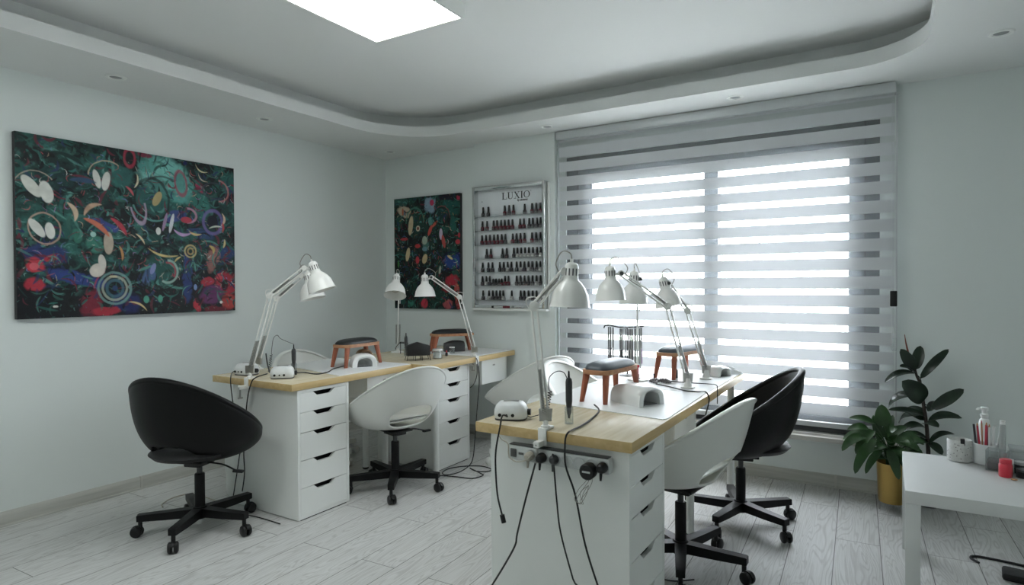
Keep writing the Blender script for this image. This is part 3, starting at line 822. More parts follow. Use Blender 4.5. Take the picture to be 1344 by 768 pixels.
def work_lamp(label, base, elbow, hj, neck, mouth, desk_edge, style='clamp'):
    """Spring-arm lamp: clamp, two-rod lower arm, elbow, two-rod upper arm, bell shade with slotted neck. World points."""
    base, elbow, hj, neck, mouth = map(V, (base, elbow, hj, neck, mouth))
    lp = thing('work_lamp', label, 'lamp', base, 0, 'white spring-arm work lamps')
    e, h, nk, mo = elbow - base, hj - base, neck - base, mouth - base
    side = V((e.x + h.x * .01, e.y + h.y * .01, 0))
    dirh = V((h.x - e.x, h.y - e.y, 0)); dirh = dirh.normalized() if dirh.length > .02 else V((1, 0, 0))
    across = V((-dirh.y, dirh.x, 0))
    # clamp: jaw above and below the desktop edge, screw
    ed = V(desk_edge)      # horizontal unit vector from the desk inwards
    T = Matrix.Rotation(math.atan2(ed.y, ed.x), 4, 'Z')
    if style == 'foot':
        b = MB().box((-.030, -.022, .0), (.030, .022, .009), .003, T).lathe([(0, .0092), (.020, .0092), (.012, .050), (0, .050)], 20); b.build('desk_foot', 'lamp', lp)
    elif style == 'disc':
        b = MB().lathe([(0, .0), (.052, .0), (.054, .003), (.052, .008), (.02, .011), (0, .011)], 32); b.build('round_base', 'lamp', lp)
    else:
        b = MB().box((-.020, -.017, .0008), (.034, .017, .010), .003, T).box((-.028, -.017, -.062 if style == 'clamp' else -.050), (-.0205, .017, .010), .003, T)
        if style == 'clamp': b.box((-.028, -.015, -.066), (.026, .015, -.058), .003, T)
        b.build('clamp', 'lamp', lp)
        sx = .012 if style == 'clamp' else -.062
        if style != 'clamp': MB().box((-.071, -.011, -.050), (-.0282, .011, -.030), .002, T).build('screw_block', 'lamp', lp)
        b = MB().cyl(T @ V((sx, 0, -.098)), T @ V((sx, 0, -.042)), .0045, n=10).cyl(T @ V((sx, 0, -.043)), T @ V((sx, 0, -.0385)), .010, n=14).box((sx - .015, -.002, -.102), (sx + .015, .002, -.092), .001, T)
        b.build('clamp_screw', 'steel', lp)
    b = MB().lathe([(0, .009), (.017, .009), (.017, .014), (.010, .018), (.010, .034), (0, .034)], 18); b.build('swivel_socket', 'lamp', lp)
    foot = V((0, 0, .045))
    b = MB()
    for w in (-1, 1):
        t = across * (w * .0075)
        b.mesh([foot + t + dirh * .022 + V((0, 0, -.014)), foot + t - dirh * .022 + V((0, 0, -.014)), foot + t - dirh * .024 + V((0, 0, .030)), foot + t + dirh * .024 + V((0, 0, .030))], [(0, 1, 2, 3)])
    bmesh.ops.solidify(b.bm, geom=b.bm.faces[:], thickness=.002)
    b.build('base_bracket', 'lamp', lp)
    def arm(p, q, off):
        for w in (-1, 1):
            o = off * (w * .0105)
            b = MB().cyl(p + o, q + o, .0044, n=8); b.build('arm_rod', 'lamp', lp)
    d1 = (e - foot).normalized(); off1 = d1.cross(across).normalized()
    d2 = (h - e).normalized(); off2 = d2.cross(across).normalized()
    arm(foot + d1 * .004, e - d1 * .006, off1)
    arm(e + d2 * .008, h - d2 * .004, off2)
    # springs
    def spring(p, q, r=.0062, turns=26):
        p, q = V(p), V(q); d = q - p; Tm = frame_from(p, d)
        pts = [Tm @ V((r * math.cos(2 * PI * turns * t), r * math.sin(2 * PI * turns * t), d.length * t)) for t in [k / (turns * 7) for k in range(turns * 7 + 1)]]
        MB().tube(pts, .0016, 4, smooth=0).build('spring', 'steel', lp)
    for w in (-1, 1):
        spring(foot + d1 * .02 + across * w * .0125 + off1 * .004, foot + d1 * .17 + across * w * .0125 + off1 * .004)
    spring(e + d2 * .02 + off2 * .004 + across * .0125, e + d2 * .135 + off2 * .004 + across * .0125)
    # elbow plates and knob
    b = MB()
    for w in (-1, 1):
        c = e + across * (w * .0085)
        b.lathe([(0, -.001), (.0175, -.001), (.0185, 0), (.0175, .001), (0, .001)], 22, frame_from(c, across))
    b.cyl(e - across * .016, e + across * .016, .006, n=10); b.build('elbow_joint', 'lamp', lp)
    # head joint
    ax = (mo - nk).normalized()
    b = MB()
    b.cyl(h - across * .012, h + across * .012, .015, n=16); b.cyl(h, nk + ax * .045, .006, n=10)
    b.build('head_joint', 'lamp', lp)
    b = MB().cyl(h + across * .012, h + across * .026, .009, n=12); b.build('head_knob', 'dark_grey', lp)
    # shade
    T = frame_from(nk, ax); L = (mo - nk).length
    prof = [(0, .0), (.012, .0), (.020, .004), (.0255, .014), (.027, .055), (.029, .066), (.040, .076), (.055, .094), (.067, .118), (.0745, L - .006), (.078, L), (.0755, L), (.0725, L - .006), (.064, .118), (.052, .095), (.036, .078), (.025, .068), (.023, .03), (0, .03)]
    sh = MB().lathe(prof, 40, T).build('lamp_shade', 'lamp', lp, sharp=50)
    for k in range(12):      # cooling slots of the neck
        a = 2 * PI * k / 12
        Ts = T @ Matrix.Rotation(a, 4, 'Z') @ Matrix.Translation((.0258, 0, .036))
        MB().box((-.0005, -.0022, -.013), (.0012, .0022, .013), .0, Ts).build('vent_slot', 'dark_grey', sh)
    MB().cyl(T @ V((0, 0, -.014)), T @ V((0, 0, .0005)), .006, n=10).build('cable_boot', 'lamp', sh)
    MB().lathe([(0, .032), (.014, .032), (.015, .055), (.026, .085), (.030, .108), (.024, .130), (.010, .140), (0, .142)], 20, T).build('bulb', 'bulb', sh)
    # cable loop over the head joint
    up = V((0, 0, 1))
    tp = T @ V((0, 0, -.012))
    b = MB().tube([tp, tp + up * .022 - dirh * .006, tp + up * .030 - dirh * .035 + across * .006, h + up * .03 - dirh * .03 + across * .012, h - d2 * .03 + off2 * .0 + across * .013, h - d2 * .12 + across * .012], .0024, 6)
    b.build('lamp_cable', 'cable_grey', lp)
    b = MB().tube([e - d2 * -.03 + across * .012, e + up * .035 + across * .012, e + up * .02 - dirh * .03 + across * .012, e - d1 * .05 + across * .012], .0022, 6)
    b.build('elbow_cable', 'lamp', lp)
    return lp
Zd = DT
work_lamp('white work lamp clamped to the near end of the left desk', (-3.027, 2.150, Zd), (-2.943, 2.222, 1.197), (-2.779, 2.325, 1.349), (-2.745, 2.346, 1.384), (-2.695, 2.374, 1.222), (0, 1), 'front')
work_lamp('white work lamp on the left desk, its shade just behind the nearer one', (-3.325, 2.420, Zd), (-3.215, 2.475, 1.173), (-3.054, 2.536, 1.311), (-3.020, 2.545, 1.334), (-2.982, 2.556, 1.172), (1, 0))
work_lamp('white work lamp with its shade open toward the room by the small painting', (-3.213, 3.560, Zd), (-3.20, 3.56, 1.16), (-3.02, 3.35, 1.32), (-3.007, 3.327, 1.324), (-2.965, 3.262, 1.178), (1, 0), 'disc')
work_lamp('white work lamp with a wire loop, hanging in front of the small painting', (-2.535, 3.616, Zd), (-2.641, 3.582, 1.163), (-2.811, 3.479, 1.306), (-2.854, 3.454, 1.326), (-2.851, 3.453, 1.168), (-1, 0))
work_lamp('white work lamp clamped to the long desk above the power strip', (-1.045, 1.928, Zd), (-1.127, 1.994, 1.171), (-1.032, 2.055, 1.300), (-1.008, 2.069, 1.333), (-1.014, 2.064, 1.168), (0, 1), 'front')
work_lamp('white work lamp at the chair side of the long desk, arm folded back', (-.845, 3.025, Zd + .0035), (-.935, 2.99, 1.141), (-1.131, 2.872, 1.304), (-1.177, 2.844, 1.340), (-1.172, 2.845, 1.172), (-1, 0), 'foot')
work_lamp('white work lamp on an upright post beside the hanging nail samples', (-1.144, 3.143, Zd + .003), (-1.148, 3.146, 1.150), (-1.114, 3.052, 1.278), (-1.126, 3.046, 1.318), (-1.127, 3.042, 1.150), (1, 0), 'disc')
work_lamp('white work lamp nearest the window, its shade turned toward the blind', (-.840, 3.36, Zd + .0035), (-.96, 3.43, 1.101), (-1.054, 3.393, 1.254), (-1.082, 3.375, 1.290), (-1.052, 3.395, 1.130), (-1, 0), 'foot')

# ------------------------------------------------------------------ padded arm-rest stools
def armrest(label, loc, rz, cushion):
    s = thing('armrest_stool', label, 'arm rest', loc, rz, 'padded wooden arm rests')
    L, W, H = .168, .072, .122
    def oval(l, w, n=40, p=4.2): return [(w * math.copysign(abs(math.cos(t)) ** (2 / p), math.cos(t)), l * math.copysign(abs(math.sin(t)) ** (2 / p), math.sin(t))) for t in [2 * PI * k / n for k in range(n)]]
    MB().prism(oval(L, W), .019, TR(0, 0, H), .003).build('top_board', 'stool_top', s, sharp=60)
    P = []
    for i in range(11):
        t = i / 10
        k = math.cos(t * PI / 2) ** .55; z = H + .0195 + .032 * math.sin(t * PI / 2)
        P.append([V((x * k, y * (k * .9 + .1 * (1 if k > .01 else 0)), z)) for x, y in oval(L - .012, W - .008)])
    b = MB(); b.grid([[P[j][i] for j in range(11)] for i in range(40)], closed_u=True)
    bmesh.ops.remove_doubles(b.bm, verts=b.bm.verts[:], dist=1e-4)
    b.mesh([(x, y, H + .0195) for x, y in oval(L - .012, W - .008)], [tuple(range(40))])
    b.build('cushion', cushion, s, sharp=60)
    for sx in (-1, 1):
        for sy in (-1, 1):
            t0, t1 = V((sx * (W - .024), sy * (L - .036), H - .0002)), V((sx * (W - .014), sy * (L - .010), 0))
            b = MB()
            d = t1 - t0
            rows = []
            for t in (0, .5, 1):
                c = t0 + d * t; r = .0165 * (1 - t) + .0105 * t
                rows.append([c + V((r * math.cos(a) * .9, r * math.sin(a) * 1.15, 0)) for a in [2 * PI * k / 14 for k in range(14)]])
            b.grid([[rows[j][i] for j in range(3)] for i in range(14)], closed_u=True)
            b.mesh(rows[0], [tuple(range(14))]); b.mesh(rows[2], [tuple(range(14))])
            bmesh.ops.remove_doubles(b.bm, verts=b.bm.verts[:], dist=1e-5)
            b.build('leg', 'stool_leg', s)
    return s
armrest('wooden arm-rest stool with a black cushion over a white nail lamp on the left desk', (-2.935, 2.865, MZ), D(2), 'cushion_black')
armrest('wooden arm-rest stool with a black cushion below the small painting', (-2.875, 3.80, MZ), D(-38), 'cushion_black')
armrest('wooden arm-rest stool with a grey cushion in the middle of the long desk', (-1.075, 2.605, MZ), D(-6), 'cushion_grey')
armrest('wooden arm-rest stool with a grey cushion at the window end of the long desk', (-.995, 3.415, MZ), D(-16), 'cushion_grey')

# ------------------------------------------------------------------ nail lamps: arched white covers over a grey plate
def uv_lamp(name, label, loc, rz, W, Dp, H, wall, body, k=1.0):
    """Tunnel-shaped lamp opening toward local -y."""
    u = thing(name, label, 'nail lamp', loc, rz)
    def arch(w, h, n=26, p=2.9): return [(w * math.copysign(abs(math.cos(t)) ** (2 / p), math.cos(t)), h * abs(math.sin(t)) ** (2 / p)) for t in [PI * i / n for i in range(n + 1)]]
    b = MB()
    rows = []
    for t in range(9):
        f = t / 8; y = -Dp / 2 + Dp * f
        s = 1 - .30 * max(0, (f - .45) / .55) ** 2; hh = 1 - .22 * max(0, (f - .4) / .6) ** 2 - .10 * (1 - f) ** 6
        rows.append([V((x * s, y, z * hh)) for x, z in arch(W / 2, H)])
    b.grid(rows)
    rin = []
    for t in range(9):
        f = t / 8; y = -Dp / 2 + (Dp - .02) * f
        s = 1 - .28 * max(0, (f - .45) / .55) ** 2
        rin.append([V((x * s, y, z * (1 - .2 * f))) for x, z in arch(W / 2 - wall, H - wall * .9)])
    b.grid(rin)
    n = len(rows[0])
    b.grid([rows[0], [(p + q) / 2 + V((0, -.006, 0)) for p, q in zip(rows[0], rin[0])], rin[0]])
    b.mesh(rows[-1], [tuple(range(n))]); b.mesh(rin[-1], [tuple(range(n))])
    bmesh.ops.remove_doubles(b.bm, verts=b.bm.verts[:], dist=1e-5)
    b.build('cover', body, u, sharp=60)
    MB().box((-W / 2 + wall + .004, -Dp / 2 + .012, .0), (W / 2 - wall - .004, Dp / 2 - .06, .003)).build('plate', 'uv_in', u)
    b = MB().lathe([(0, 0), (.008, 0), (.007, .0015), (0, .002)], 16, TR(0, Dp * .05, H * .985)); b.build('button', 'uv_in', u)
    return u
uv_lamp('nail_lamp', 'white arched nail lamp under the black stool on the left desk', (-2.858, 2.835, MZ), D(62), .160, .12, .083, .031, 'uv_white')
uv_lamp('nail_lamp', 'tan domed nail lamp behind the white one under the stool on the left desk', (-2.945, 2.935, MZ), D(60), .12, .09, .096, .018, 'tan')
uv_lamp('nail_lamp', 'glossy white arched nail lamp beside the grey stool in the middle of the long desk', (-.945, 2.56, MZ), D(66), .150, .195, .083, .026, 'uv_white')
uv_lamp('nail_lamp', 'white low nail lamp under the grey stool at the window end of the long desk', (-.822, 3.525, MZ), D(62), .10, .11, .058, .018, 'uv_white')
uv_lamp('nail_lamp', 'dark grey nail lamp under the black stool below the small painting', (-2.87, 3.815, MZ), D(-38 + 180), .085, .15, .085, .016, 'dark_grey')
# crumpled white tissue in front of it
b = MB(); R = random.Random(7)
P = []
for i in range(24):
    a = 2 * PI * i / 24; row = []
    for j in range(8):
        f = j / 7; rr = 1 - f
        w = 1 + .18 * math.sin(3 * a + 1) + .10 * math.sin(7 * a + j)
        row.append(V((math.cos(a) * .072 * rr * w, math.sin(a) * .045 * rr * w, .036 * (1 - rr ** 2.2) * (1 + .22 * math.sin(5 * a + 2 * j)) if j else 0)))
    P.append(row)
b.grid(P, closed_u=True); bmesh.ops.remove_doubles(b.bm, verts=b.bm.verts[:], dist=1e-4)
o = b.build('crumpled_tissue', 'paper_white', None, sharp=60, loc=(-.790, 3.635, MZ)); tag(o, 'crumpled white tissue lying next to the low nail lamp by the window', 'tissue')

# ------------------------------------------------------------------ drill control units
def drill_unit(label, loc, rz, sockets=True):
    u = thing('drill_control_unit', label, 'drill unit', loc, rz, 'white drill control units')
    b = MB()
    sec = [(.060, .048, .006), (.064, .052, .016), (.063, .051, .036), (.056, .045, .054), (.046, .036, .064), (.0, .0, .068)]
    def ring(w, d, z, n=36, p=3.6): return [V((w * math.copysign(abs(math.cos(t)) ** (2 / p), math.cos(t)), d * math.copysign(abs(math.sin(t)) ** (2 / p), math.sin(t)), z)) for t in [2 * PI * k / n for k in range(n)]]
    rows = [ring(*s_) for s_ in sec]
    b.grid([[rows[j][i] for j in range(len(rows))] for i in range(36)], closed_u=True)
    bmesh.ops.remove_doubles(b.bm, verts=b.bm.verts[:], dist=1e-4)
    b.mesh(rows[0], [tuple(range(36))]); bmesh.ops.remove_doubles(b.bm, verts=b.bm.verts[:], dist=1e-5)
    b.build('housing', 'device', u, sharp=60)
    b = MB(); r0 = ring(.061, .049, 0); r1 = ring(.061, .049, .0062)
    b.grid([[r0[i], r1[i]] for i in range(36)], closed_u=True); b.mesh(r0, [tuple(range(36))]); bmesh.ops.remove_doubles(b.bm, verts=b.bm.verts[:], dist=1e-5)
    b.build('base_rim', 'dark_grey', u)
    MB().box((-.030, -.006, .0665), (.030, .022, .0685), .001, TR(0, 0, 0)).build('display', 'steel', u)
    for x, r in ((-.036, .0065), (-.010, .0045), (.014, .0065)):
        MB().cyl((x, -.0535, .022), (x, -.049, .022), r, n=14).build('socket', 'black_plastic', u)
    MB().cyl((.062, .004, .026), (.076, .004, .026), .0125, n=18).build('dial', 'black_plastic', u)
    MB().cyl((-.066, .004, .024), (-.058, .004, .024), .0055, n=12).build('side_socket', 'black_plastic', u)
    return u
drill_unit('white drill control unit at the outer corner of the left desk, nearest the wall', (-3.19, 2.245, DT + .0006), D(8))
drill_unit('white drill control unit at the front of the left desk, handpiece behind it', (-2.895, 2.262, DT + .0006), D(44))
drill_unit('white drill control unit at the near corner of the long desk beside a lamp clamp', (-1.245, 2.020, DT + .0006), D(22))

def handpiece(label, loc, tall=.135, r=.0125, cup=True):
    h = thing('drill_handpiece', label, 'handpiece', loc)
    z0 = .02 if cup else 0
    MB().lathe([(0, z0), (.0045, z0), (.006, z0 + .012), (.0085, z0 + .020), (r * .86, z0 + .05), (r, z0 + .065), (r * 1.04, z0 + tall - .018), (r * .85, z0 + tall - .006), (.0045, z0 + tall), (0, z0 + tall)], 20).build('handle', 'dark_grey', h, sharp=50)
    MB().lathe([(0, z0 + tall), (.0042, z0 + tall), (.003, z0 + tall + .022), (0, z0 + tall + .024)], 12).build('strain_relief', 'black_plastic', h)
    if cup:
        b = MB().lathe([(.0, .0), (.0165, 0), (.0165, .062), (.0150, .062), (.0150, .003), (0, .003)], 20); b.build('holder_cup', 'acrylic', h)
    return h
handpiece('black drill handpiece standing in a clear cup beside the clamp on the long desk', (-1.013, 2.052, DT + .0006), .152)
handpiece('black drill handpiece standing behind the white drill unit on the left desk', (-2.965, 2.395, DT + .0006), .130)
handpiece('dark slim handpiece standing in a holder below the small painting', (-3.005, 3.42, DT + .0006), .125)

# ------------------------------------------------------------------ black mask box on wire feet, jar
fb = thing('black_organizer_box', 'black folded box on thin wire feet at the near end of the back-wall desk', 'organizer', (-2.755, 3.255, DT + .001), D(52))
b = MB(); T = Matrix(((1, 0, 0, 0), (0, 0, -1, .035), (0, 1, 0, .034), (0, 0, 0, 1)))
b.prism([(-.078, 0), (.078, 0), (.080, .066), (0, .090), (-.080, .066)], .07, T, .002); b.build('box', 'black_pad', fb)
for x in (-.074, -.022, .022, .074):
    for y in (-.032, .032):
        MB().tube([(x * 1.0, y, .036), (x * 1.05, y * 1.05, .018), (x * 1.12, y * 1.15, .0012)], .0018, 6).build('wire_foot', 'black_steel', fb)
jr = thing('lidded_jar', 'small clear lidded jar of white pads beside the black folded box', 'jar', (-2.70, 3.40, DT + .001))
MB().lathe([(0, 0), (.032, 0), (.034, .004), (.034, .050), (.030, .054), (.028, .054), (.031, .049), (.031, .005), (0, .005)], 28).build('glass', 'acrylic', jr)
MB().lathe([(0, .006), (.028, .006), (.028, .044), (0, .046)], 22).build('cotton_pads', 'paper_white', jr)
MB().lathe([(0, .055), (.034, .055), (.035, .060), (.033, .068), (0, .069)], 28).build('lid', 'uv_white', jr)
wr = thing('wire_holder', 'small black wire holder hooked at the wall edge of the back desk', 'wire holder', (-3.10, 3.50, DT + .001))
MB().tube([(-.03, 0, .0), (-.03, 0, .085), (-.03, .0, .088), (.04, .0, .088), (.04, .0, .0)], .0026, 6, smooth=0).build('frame', 'black_steel', wr)
MB().tube([(-.03, 0, .088), (-.06, -.01, .055), (-.07, -.012, .03)], .0026, 6).build('hook', 'black_steel', wr)
MB().box((-.032, -.006, .078), (.042, .006, .084), .001).build('cross_bar', 'black_steel', wr)
for nm, lab, loc, r, h, m1 in (('glass_pot', 'small clear lidded pot beside the round lamp base on the back desk', (-3.14, 3.62, DT + .001), .018, .04, 'acrylic'),
                               ('glass_pot', 'small clear lidded pot under the black stool below the small painting', (-2.80, 3.70, MZ), .02, .04, 'acrylic')):
    g = thing(nm, lab, 'pot', loc)
    MB().lathe([(0, 0), (r, 0), (r, h), (r - .002, h), (r - .002, .003), (0, .003)], 20).build('cup', m1, g)
    MB().lathe([(0, h + .0005), (r + .001, h + .0005), (r + .001, h + .008), (0, h + .009)], 20).build('lid', 'uv_white', g)
bt = thing('small_bottle', 'tiny red-capped dark bottle between the jar and the black-cushioned stool', 'bottle', (-2.74, 3.555, DT + .001))
MB().lathe([(0, 0), (.009, 0), (.009, .022), (.004, .026), (0, .026)], 16).build('bottle', 'polish_dark', bt)
MB().lathe([(0, .0265), (.005, .0265), (.0045, .040), (0, .041)], 14).build('cap', 'red', bt)

# ------------------------------------------------------------------ hanging nail samples by the blind
rk = thing('sample_stand', 'black wire stand with a bar for hanging nail samples on the long desk', 'stand', (-1.255, 3.28, MZ))
MB().lathe([(0, 0), (.045, 0), (.045, .004), (.006, .008), (0, .008)], 28).build('foot', 'black_steel', rk)
MB().cyl((0, 0, .0075), (0, 0, .270), .0035, n=10).build('post', 'black_steel', rk)
barp = [(-.135, -.012, .262), (-.128, -.012, .276), (-.10, -.010, .278), (-.05, -.004, .270), (0, 0, .268), (.05, .002, .272), (.095, .006, .280)]
MB().tube(barp, .0036, 8).build('bar', 'black_steel', rk)
bp = spline([V(p) for p in barp], 10)
def on_bar(x): return min(bp, key=lambda p: abs(p.x - x) + (10 if p.z < .266 else 0))
R = random.Random(3)
mats = ['brown_grey', 'dark_grey', 'polish_clear', 'brown_grey', 'dark_grey', 'acrylic']
proto = {}
xs = [-.108, -.095, -.082, -.040, -.030, -.020, -.010, .012, .022, .032, .044, .056, .068, .080]
words_ = ['first', 'second', 'third', 'fourth', 'fifth', 'sixth', 'seventh', 'eighth', 'ninth', 'tenth', 'eleventh', 'twelfth', 'thirteenth', 'fourteenth', 'fifteenth', 'sixteenth', 'seventeenth', 'eighteenth', 'nineteenth', 'twentieth']
for i, x in enumerate(xs):
    p = on_bar(x); m1 = 'violet' if i == 13 else mats[i % 6]
    loc = V((-1.255, 3.28, MZ)) + p
    lab = f'strip of nail samples on a ring, {words_[i]} from the left on the black hanging bar'
    if m1 in proto: dup(proto[m1], loc, R.uniform(-.6, .6), lab)
    else:
        s = thing('nail_sample_strip', lab, 'nail samples', loc, R.uniform(-.6, .6), 'hanging nail sample strips')
        MB().tube([(.0075 * math.sin(2 * PI * k / 16), 0, -.001 + .0075 * math.cos(2 * PI * k / 16)) for k in range(16)], .0009, 5, closed=True, smooth=0).build('ring', 'chrome', s)
        L = .185
        b = MB().box((-.0045, -.0012, -.022 - L * .55), (.0045, .0012, -.008), .0005); b.build('stick', 'greyink' if m1 != 'acrylic' else 'frosted', s)
        b = MB().box((-.0055, -.002, -.022 - L), (.0062, .002, -.0225 - L * .55), .0015); b.build('tip', m1, s)
        proto[m1] = s
# beaded trinket heap and red pusher beside the stand
b = MB(); R = random.Random(11)
for k in range(46):
    a, q = R.uniform(0, 2 * PI), R.random() ** .5
    x, y = .055 * q * math.cos(a), .045 * q * math.sin(a)
    b.ell((x, y, .006 + .020 * (1 - q) * R.random()), R.uniform(.005, .008), 8)
o = b.build('bead_heap', 'brown_grey', None, loc=(-1.02, 3.13, MZ)); o['kind'] = 'stuff'; tag(o, 'heap of small grey beads behind the nail lamp on the long desk', 'beads')
rp = thing('nail_file', 'red nail file standing upright behind the grey stool on the long desk', 'nail file', (-1.098, 3.015, MZ))
MB().box((-.005, -.003, 0), (.005, .003, .085), .001).build('blade', 'pink', rp)
MB().box((-.009, -.005, .0855), (.009, .005, .100), .003).build('head', 'red', rp)
ns = thing('black_bottle', 'small black bottle under the grey stool at the window end of the long desk', 'bottle', (-.995, 3.32, MZ))
MB().lathe([(0, 0), (.013, 0), (.014, .003), (.014, .045), (.006, .052), (0, .052)], 18).build('bottle', 'dark_grey', ns)
MB().lathe([(0, .0525), (.007, .0525), (.0055, .080), (0, .081)], 14).build('cap', 'cap', ns)

# ------------------------------------------------------------------ power strip on the near end of the long desk
py = 1.9218
ps = thing('power_strip', 'grey-white multi-socket power strip fixed to the near end of the long desk', 'power strip', (-.975, py, .648))
b = MB().box((-.205, -.036, -.026), (.190, 0, .026), .006); b.build('housing', 'strip', ps)
MB().box((-.198, -.034, .0262), (.184, -.002, .0295), .001).build('top_edge', 'dark_grey', ps)
MB().box((-.190, -.0395, -.015), (-.166, -.0362, .015), .002).build('switch', 'greyink', ps)
MB().box((-.157, -.0372, -.004), (-.136, -.0363, .004), .0).build('rating_mark', 'greyink', ps)
for x in (-.105, -.058, -.010, .036, .082, .128, .170):
    MB().lathe([(.0205, 0), (.0215, .001), (.0205, .0022), (.0185, .0015), (.017, .0003), (0, .0003), (0, 0)], 24, Matrix.Translation((x, -.0361, 0)) @ Matrix.Rotation(PI / 2, 4, 'X')).build('outlet', 'strip', ps)
def plug(name, label, x, m1, r, L, dz=0):
    p = thing(name, label, 'plug', (-.975 + x, py - .0395, .648 + dz))
    MB().lathe([(0, 0), (r, 0), (r, L * .5), (r * .8, L * .85), (r * .55, L), (0, L)], 20, Matrix.Rotation(PI / 2, 4, 'X')).build('body', m1, p)
    MB().cyl((0, -L * .6, -r * .7), (0, -L * .7, -r - .022), .0055, .0035, n=10).build('strain_relief', m1, p)
    return p
plug('mains_plug', 'black plug in the third outlet of the power strip, under the lamp clamp', -.058, 'black_plastic', .0175, .03)
plug('mains_plug', 'grey plug in the power strip just right of the lamp clamp', -.010, 'dark_grey', .0165, .022)
plug('mains_plug', 'cream plug at the switch end of the power strip', -.105, 'cable_white', .0155, .032)
plug('mains_plug', 'black plug in the last outlet of the power strip', .170, 'black_plastic', .0175, .03)
ad = thing('mains_adapter', 'bulky black adapter with a grey label plugged into the power strip', 'adapter', (-.975 + .131, py - .040, .643))
b = MB(); b.lathe([(0, 0), (.022, 0), (.027, .004), (.0275, .030), (.023, .036), (0, .036)], 24, Matrix.Translation((-.006, 0, -.010)) @ Matrix.Rotation(PI / 2, 4, 'X'))
b.build('body', 'black_plastic', ad); MB().box((-.020, -.0372, -.012), (.008, -.0362, -.006)).build('label_plate', 'strip', ad)

# ------------------------------------------------------------------ cables
def cable(label, pts, m1='cable_black', r=.0032, name='cable', end=None):
    pts = [V(p) for p in pts]; c = pts[0]
    b = MB().tube([p - c for p in pts], r, 8)
    o = thing(name, label, 'cable', c) if end else None
    m_ = b.build('lead' if end else name, m1, o, loc=None if end else c)
    if end:
        d = (pts[-1] - pts[-2]).normalized()
        MB().cyl(pts[-1] - c - d * .001, pts[-1] - c + d * .028, r * 2.6, n=12).build('plug_end', 'black_plastic', o)
    else: tag(m_, label, 'cable')
Yc = 1.878
P = lambda px, py_, Y=Yc: at(px, py_, Y=Y)
zt = DT + .0045
cable('black cable hanging from the drill unit on the long desk, ending in a loose plug', [(-1.222, 1.955, .757), (-1.225, 1.925, .765), P(656, 562, 1.89), P(651, 590), P(650.5, 615), P(653, 650), P(659, 676)], r=.0034, end=True)
cable('black cable slanting down left from under the lamp clamp on the long desk', [P(704, 603, 1.858), P(700, 618, 1.866), P(690, 655), P(679, 700), P(676, 716), P(662, 742), P(646, 768), P(633, 790, 1.80), (-1.30, 1.72, .05), (-1.40, 1.60, .0045)], r=.0034)
cable('black cable falling down the middle of the long desk end panel', [P(725.5, 596, 1.866), P(728, 625), P(731, 660), P(736, 700), P(752, 760), P(760, 785, 1.82), (-1.02, 1.72, .06), (-.98, 1.60, .0045)], r=.003)
cable('black cable running off the long desktop near the stool and down the end panel', [(-1.07, 2.41, zt), at(786, 540, Z=zt), at(768, 556, Z=zt), at(751, 564.5, Z=zt + .001), at(746, 567.5, Y=1.898), at(742.5, 574, Y=1.890), P(741.5, 585), P(742.5, 612), P(755, 650), P(768, 715), P(785, 770), P(792, 790, 1.82), (-.93, 1.70, .06), (-.90, 1.58, .0045)], r=.0034)
cable('cream cable looping out of the left end of the power strip', [P(698, 597, 1.845), P(690, 604, 1.85), P(677, 606, 1.86), P(668, 598, 1.868), P(667, 583, 1.87), P(659, 577, 1.885), P(654, 571, 1.90)], 'cable_white', .0024)
for q, dx in enumerate((0, .012, -.010)):
    cable(f'thin grey wire dangling from the black adapter on the power strip, {("leftmost", "middle", "rightmost")[q]} strand', [(-.840 + dx * .2, 1.855 + q * .003, .628), (-.848 + dx, 1.86 + q * .003, .60), (-.872 + dx * 1.5, 1.860 + q * .003, .565), (-.893 + dx, 1.862 + q * .003, .528), (-.875 + dx * .5, 1.862 + q * .003, .520), (-.868 - dx, 1.861 + q * .003, .555), (-.85, 1.859 + q * .003, .585)], 'cable_grey', .0010)
# coiled lead of the handpiece
def coil(label, a, b_, top, tail, turns=9, r=.0072, wire=.0017):
    a, b_ = V(a), V(b_); d = b_ - a; T = frame_from(a, d)
    hx = [T @ V((r * math.cos(2 * PI * turns * t), r * math.sin(2 * PI * turns * t), d.length * t)) for t in [k / (turns * 12) for k in range(turns * 12 + 1)]]
    pts = [V(p) for p in tail] + hx + spline([hx[-1]] + [V(p) for p in top], 6)[1:]
    c = pts[0]; o = MB().tube([p - c for p in pts], wire, 6, smooth=0).build('coiled_cable', 'cable_black', None, loc=c); tag(o, label, 'cable')
cb = at(717, 543, Y=2.02); ct = at(722, 513, Y=2.035)
coil('coiled black cable arching into the handpiece on the long desk', cb, ct, [at(720, 503, Y=2.036), at(722, 494, Y=2.04), at(731, 487.5, Y=2.045), at(740, 489, Y=2.05), at(745, 497, Y=2.052), V((-1.013, 2.052, DT + .197))], [(-1.19, 2.045, .748), (-1.165, 2.03, .747)])
cb = at(353, 488, Y=2.33); ct = at(356, 465, Y=2.34)
coil('coiled black cable arching into the handpiece on the left desk', cb, ct, [at(357, 455, Y=2.35), at(359, 444, Y=2.37), at(364, 440, Y=2.38), at(369, 445, Y=2.39), V((-2.965, 2.395, DT + .175))], [(-2.96, 2.29, .746), (-2.985, 2.31, .745)], 8, .006, .0016)
zb = DT + .0045
cable('black cable from the outer drill unit hanging over the end of the left desk', [(-3.262, 2.230, .760), at(305, 489, Y=2.19), at(303, 494, Y=2.115), at(303, 506, Y=2.108), at(306, 530, Y=2.15), at(315, 585, Y=2.160), at(314, 600, Y=2.160), at(308, 640, Y=2.160), at(306, 652, Y=2.165)], r=.003)
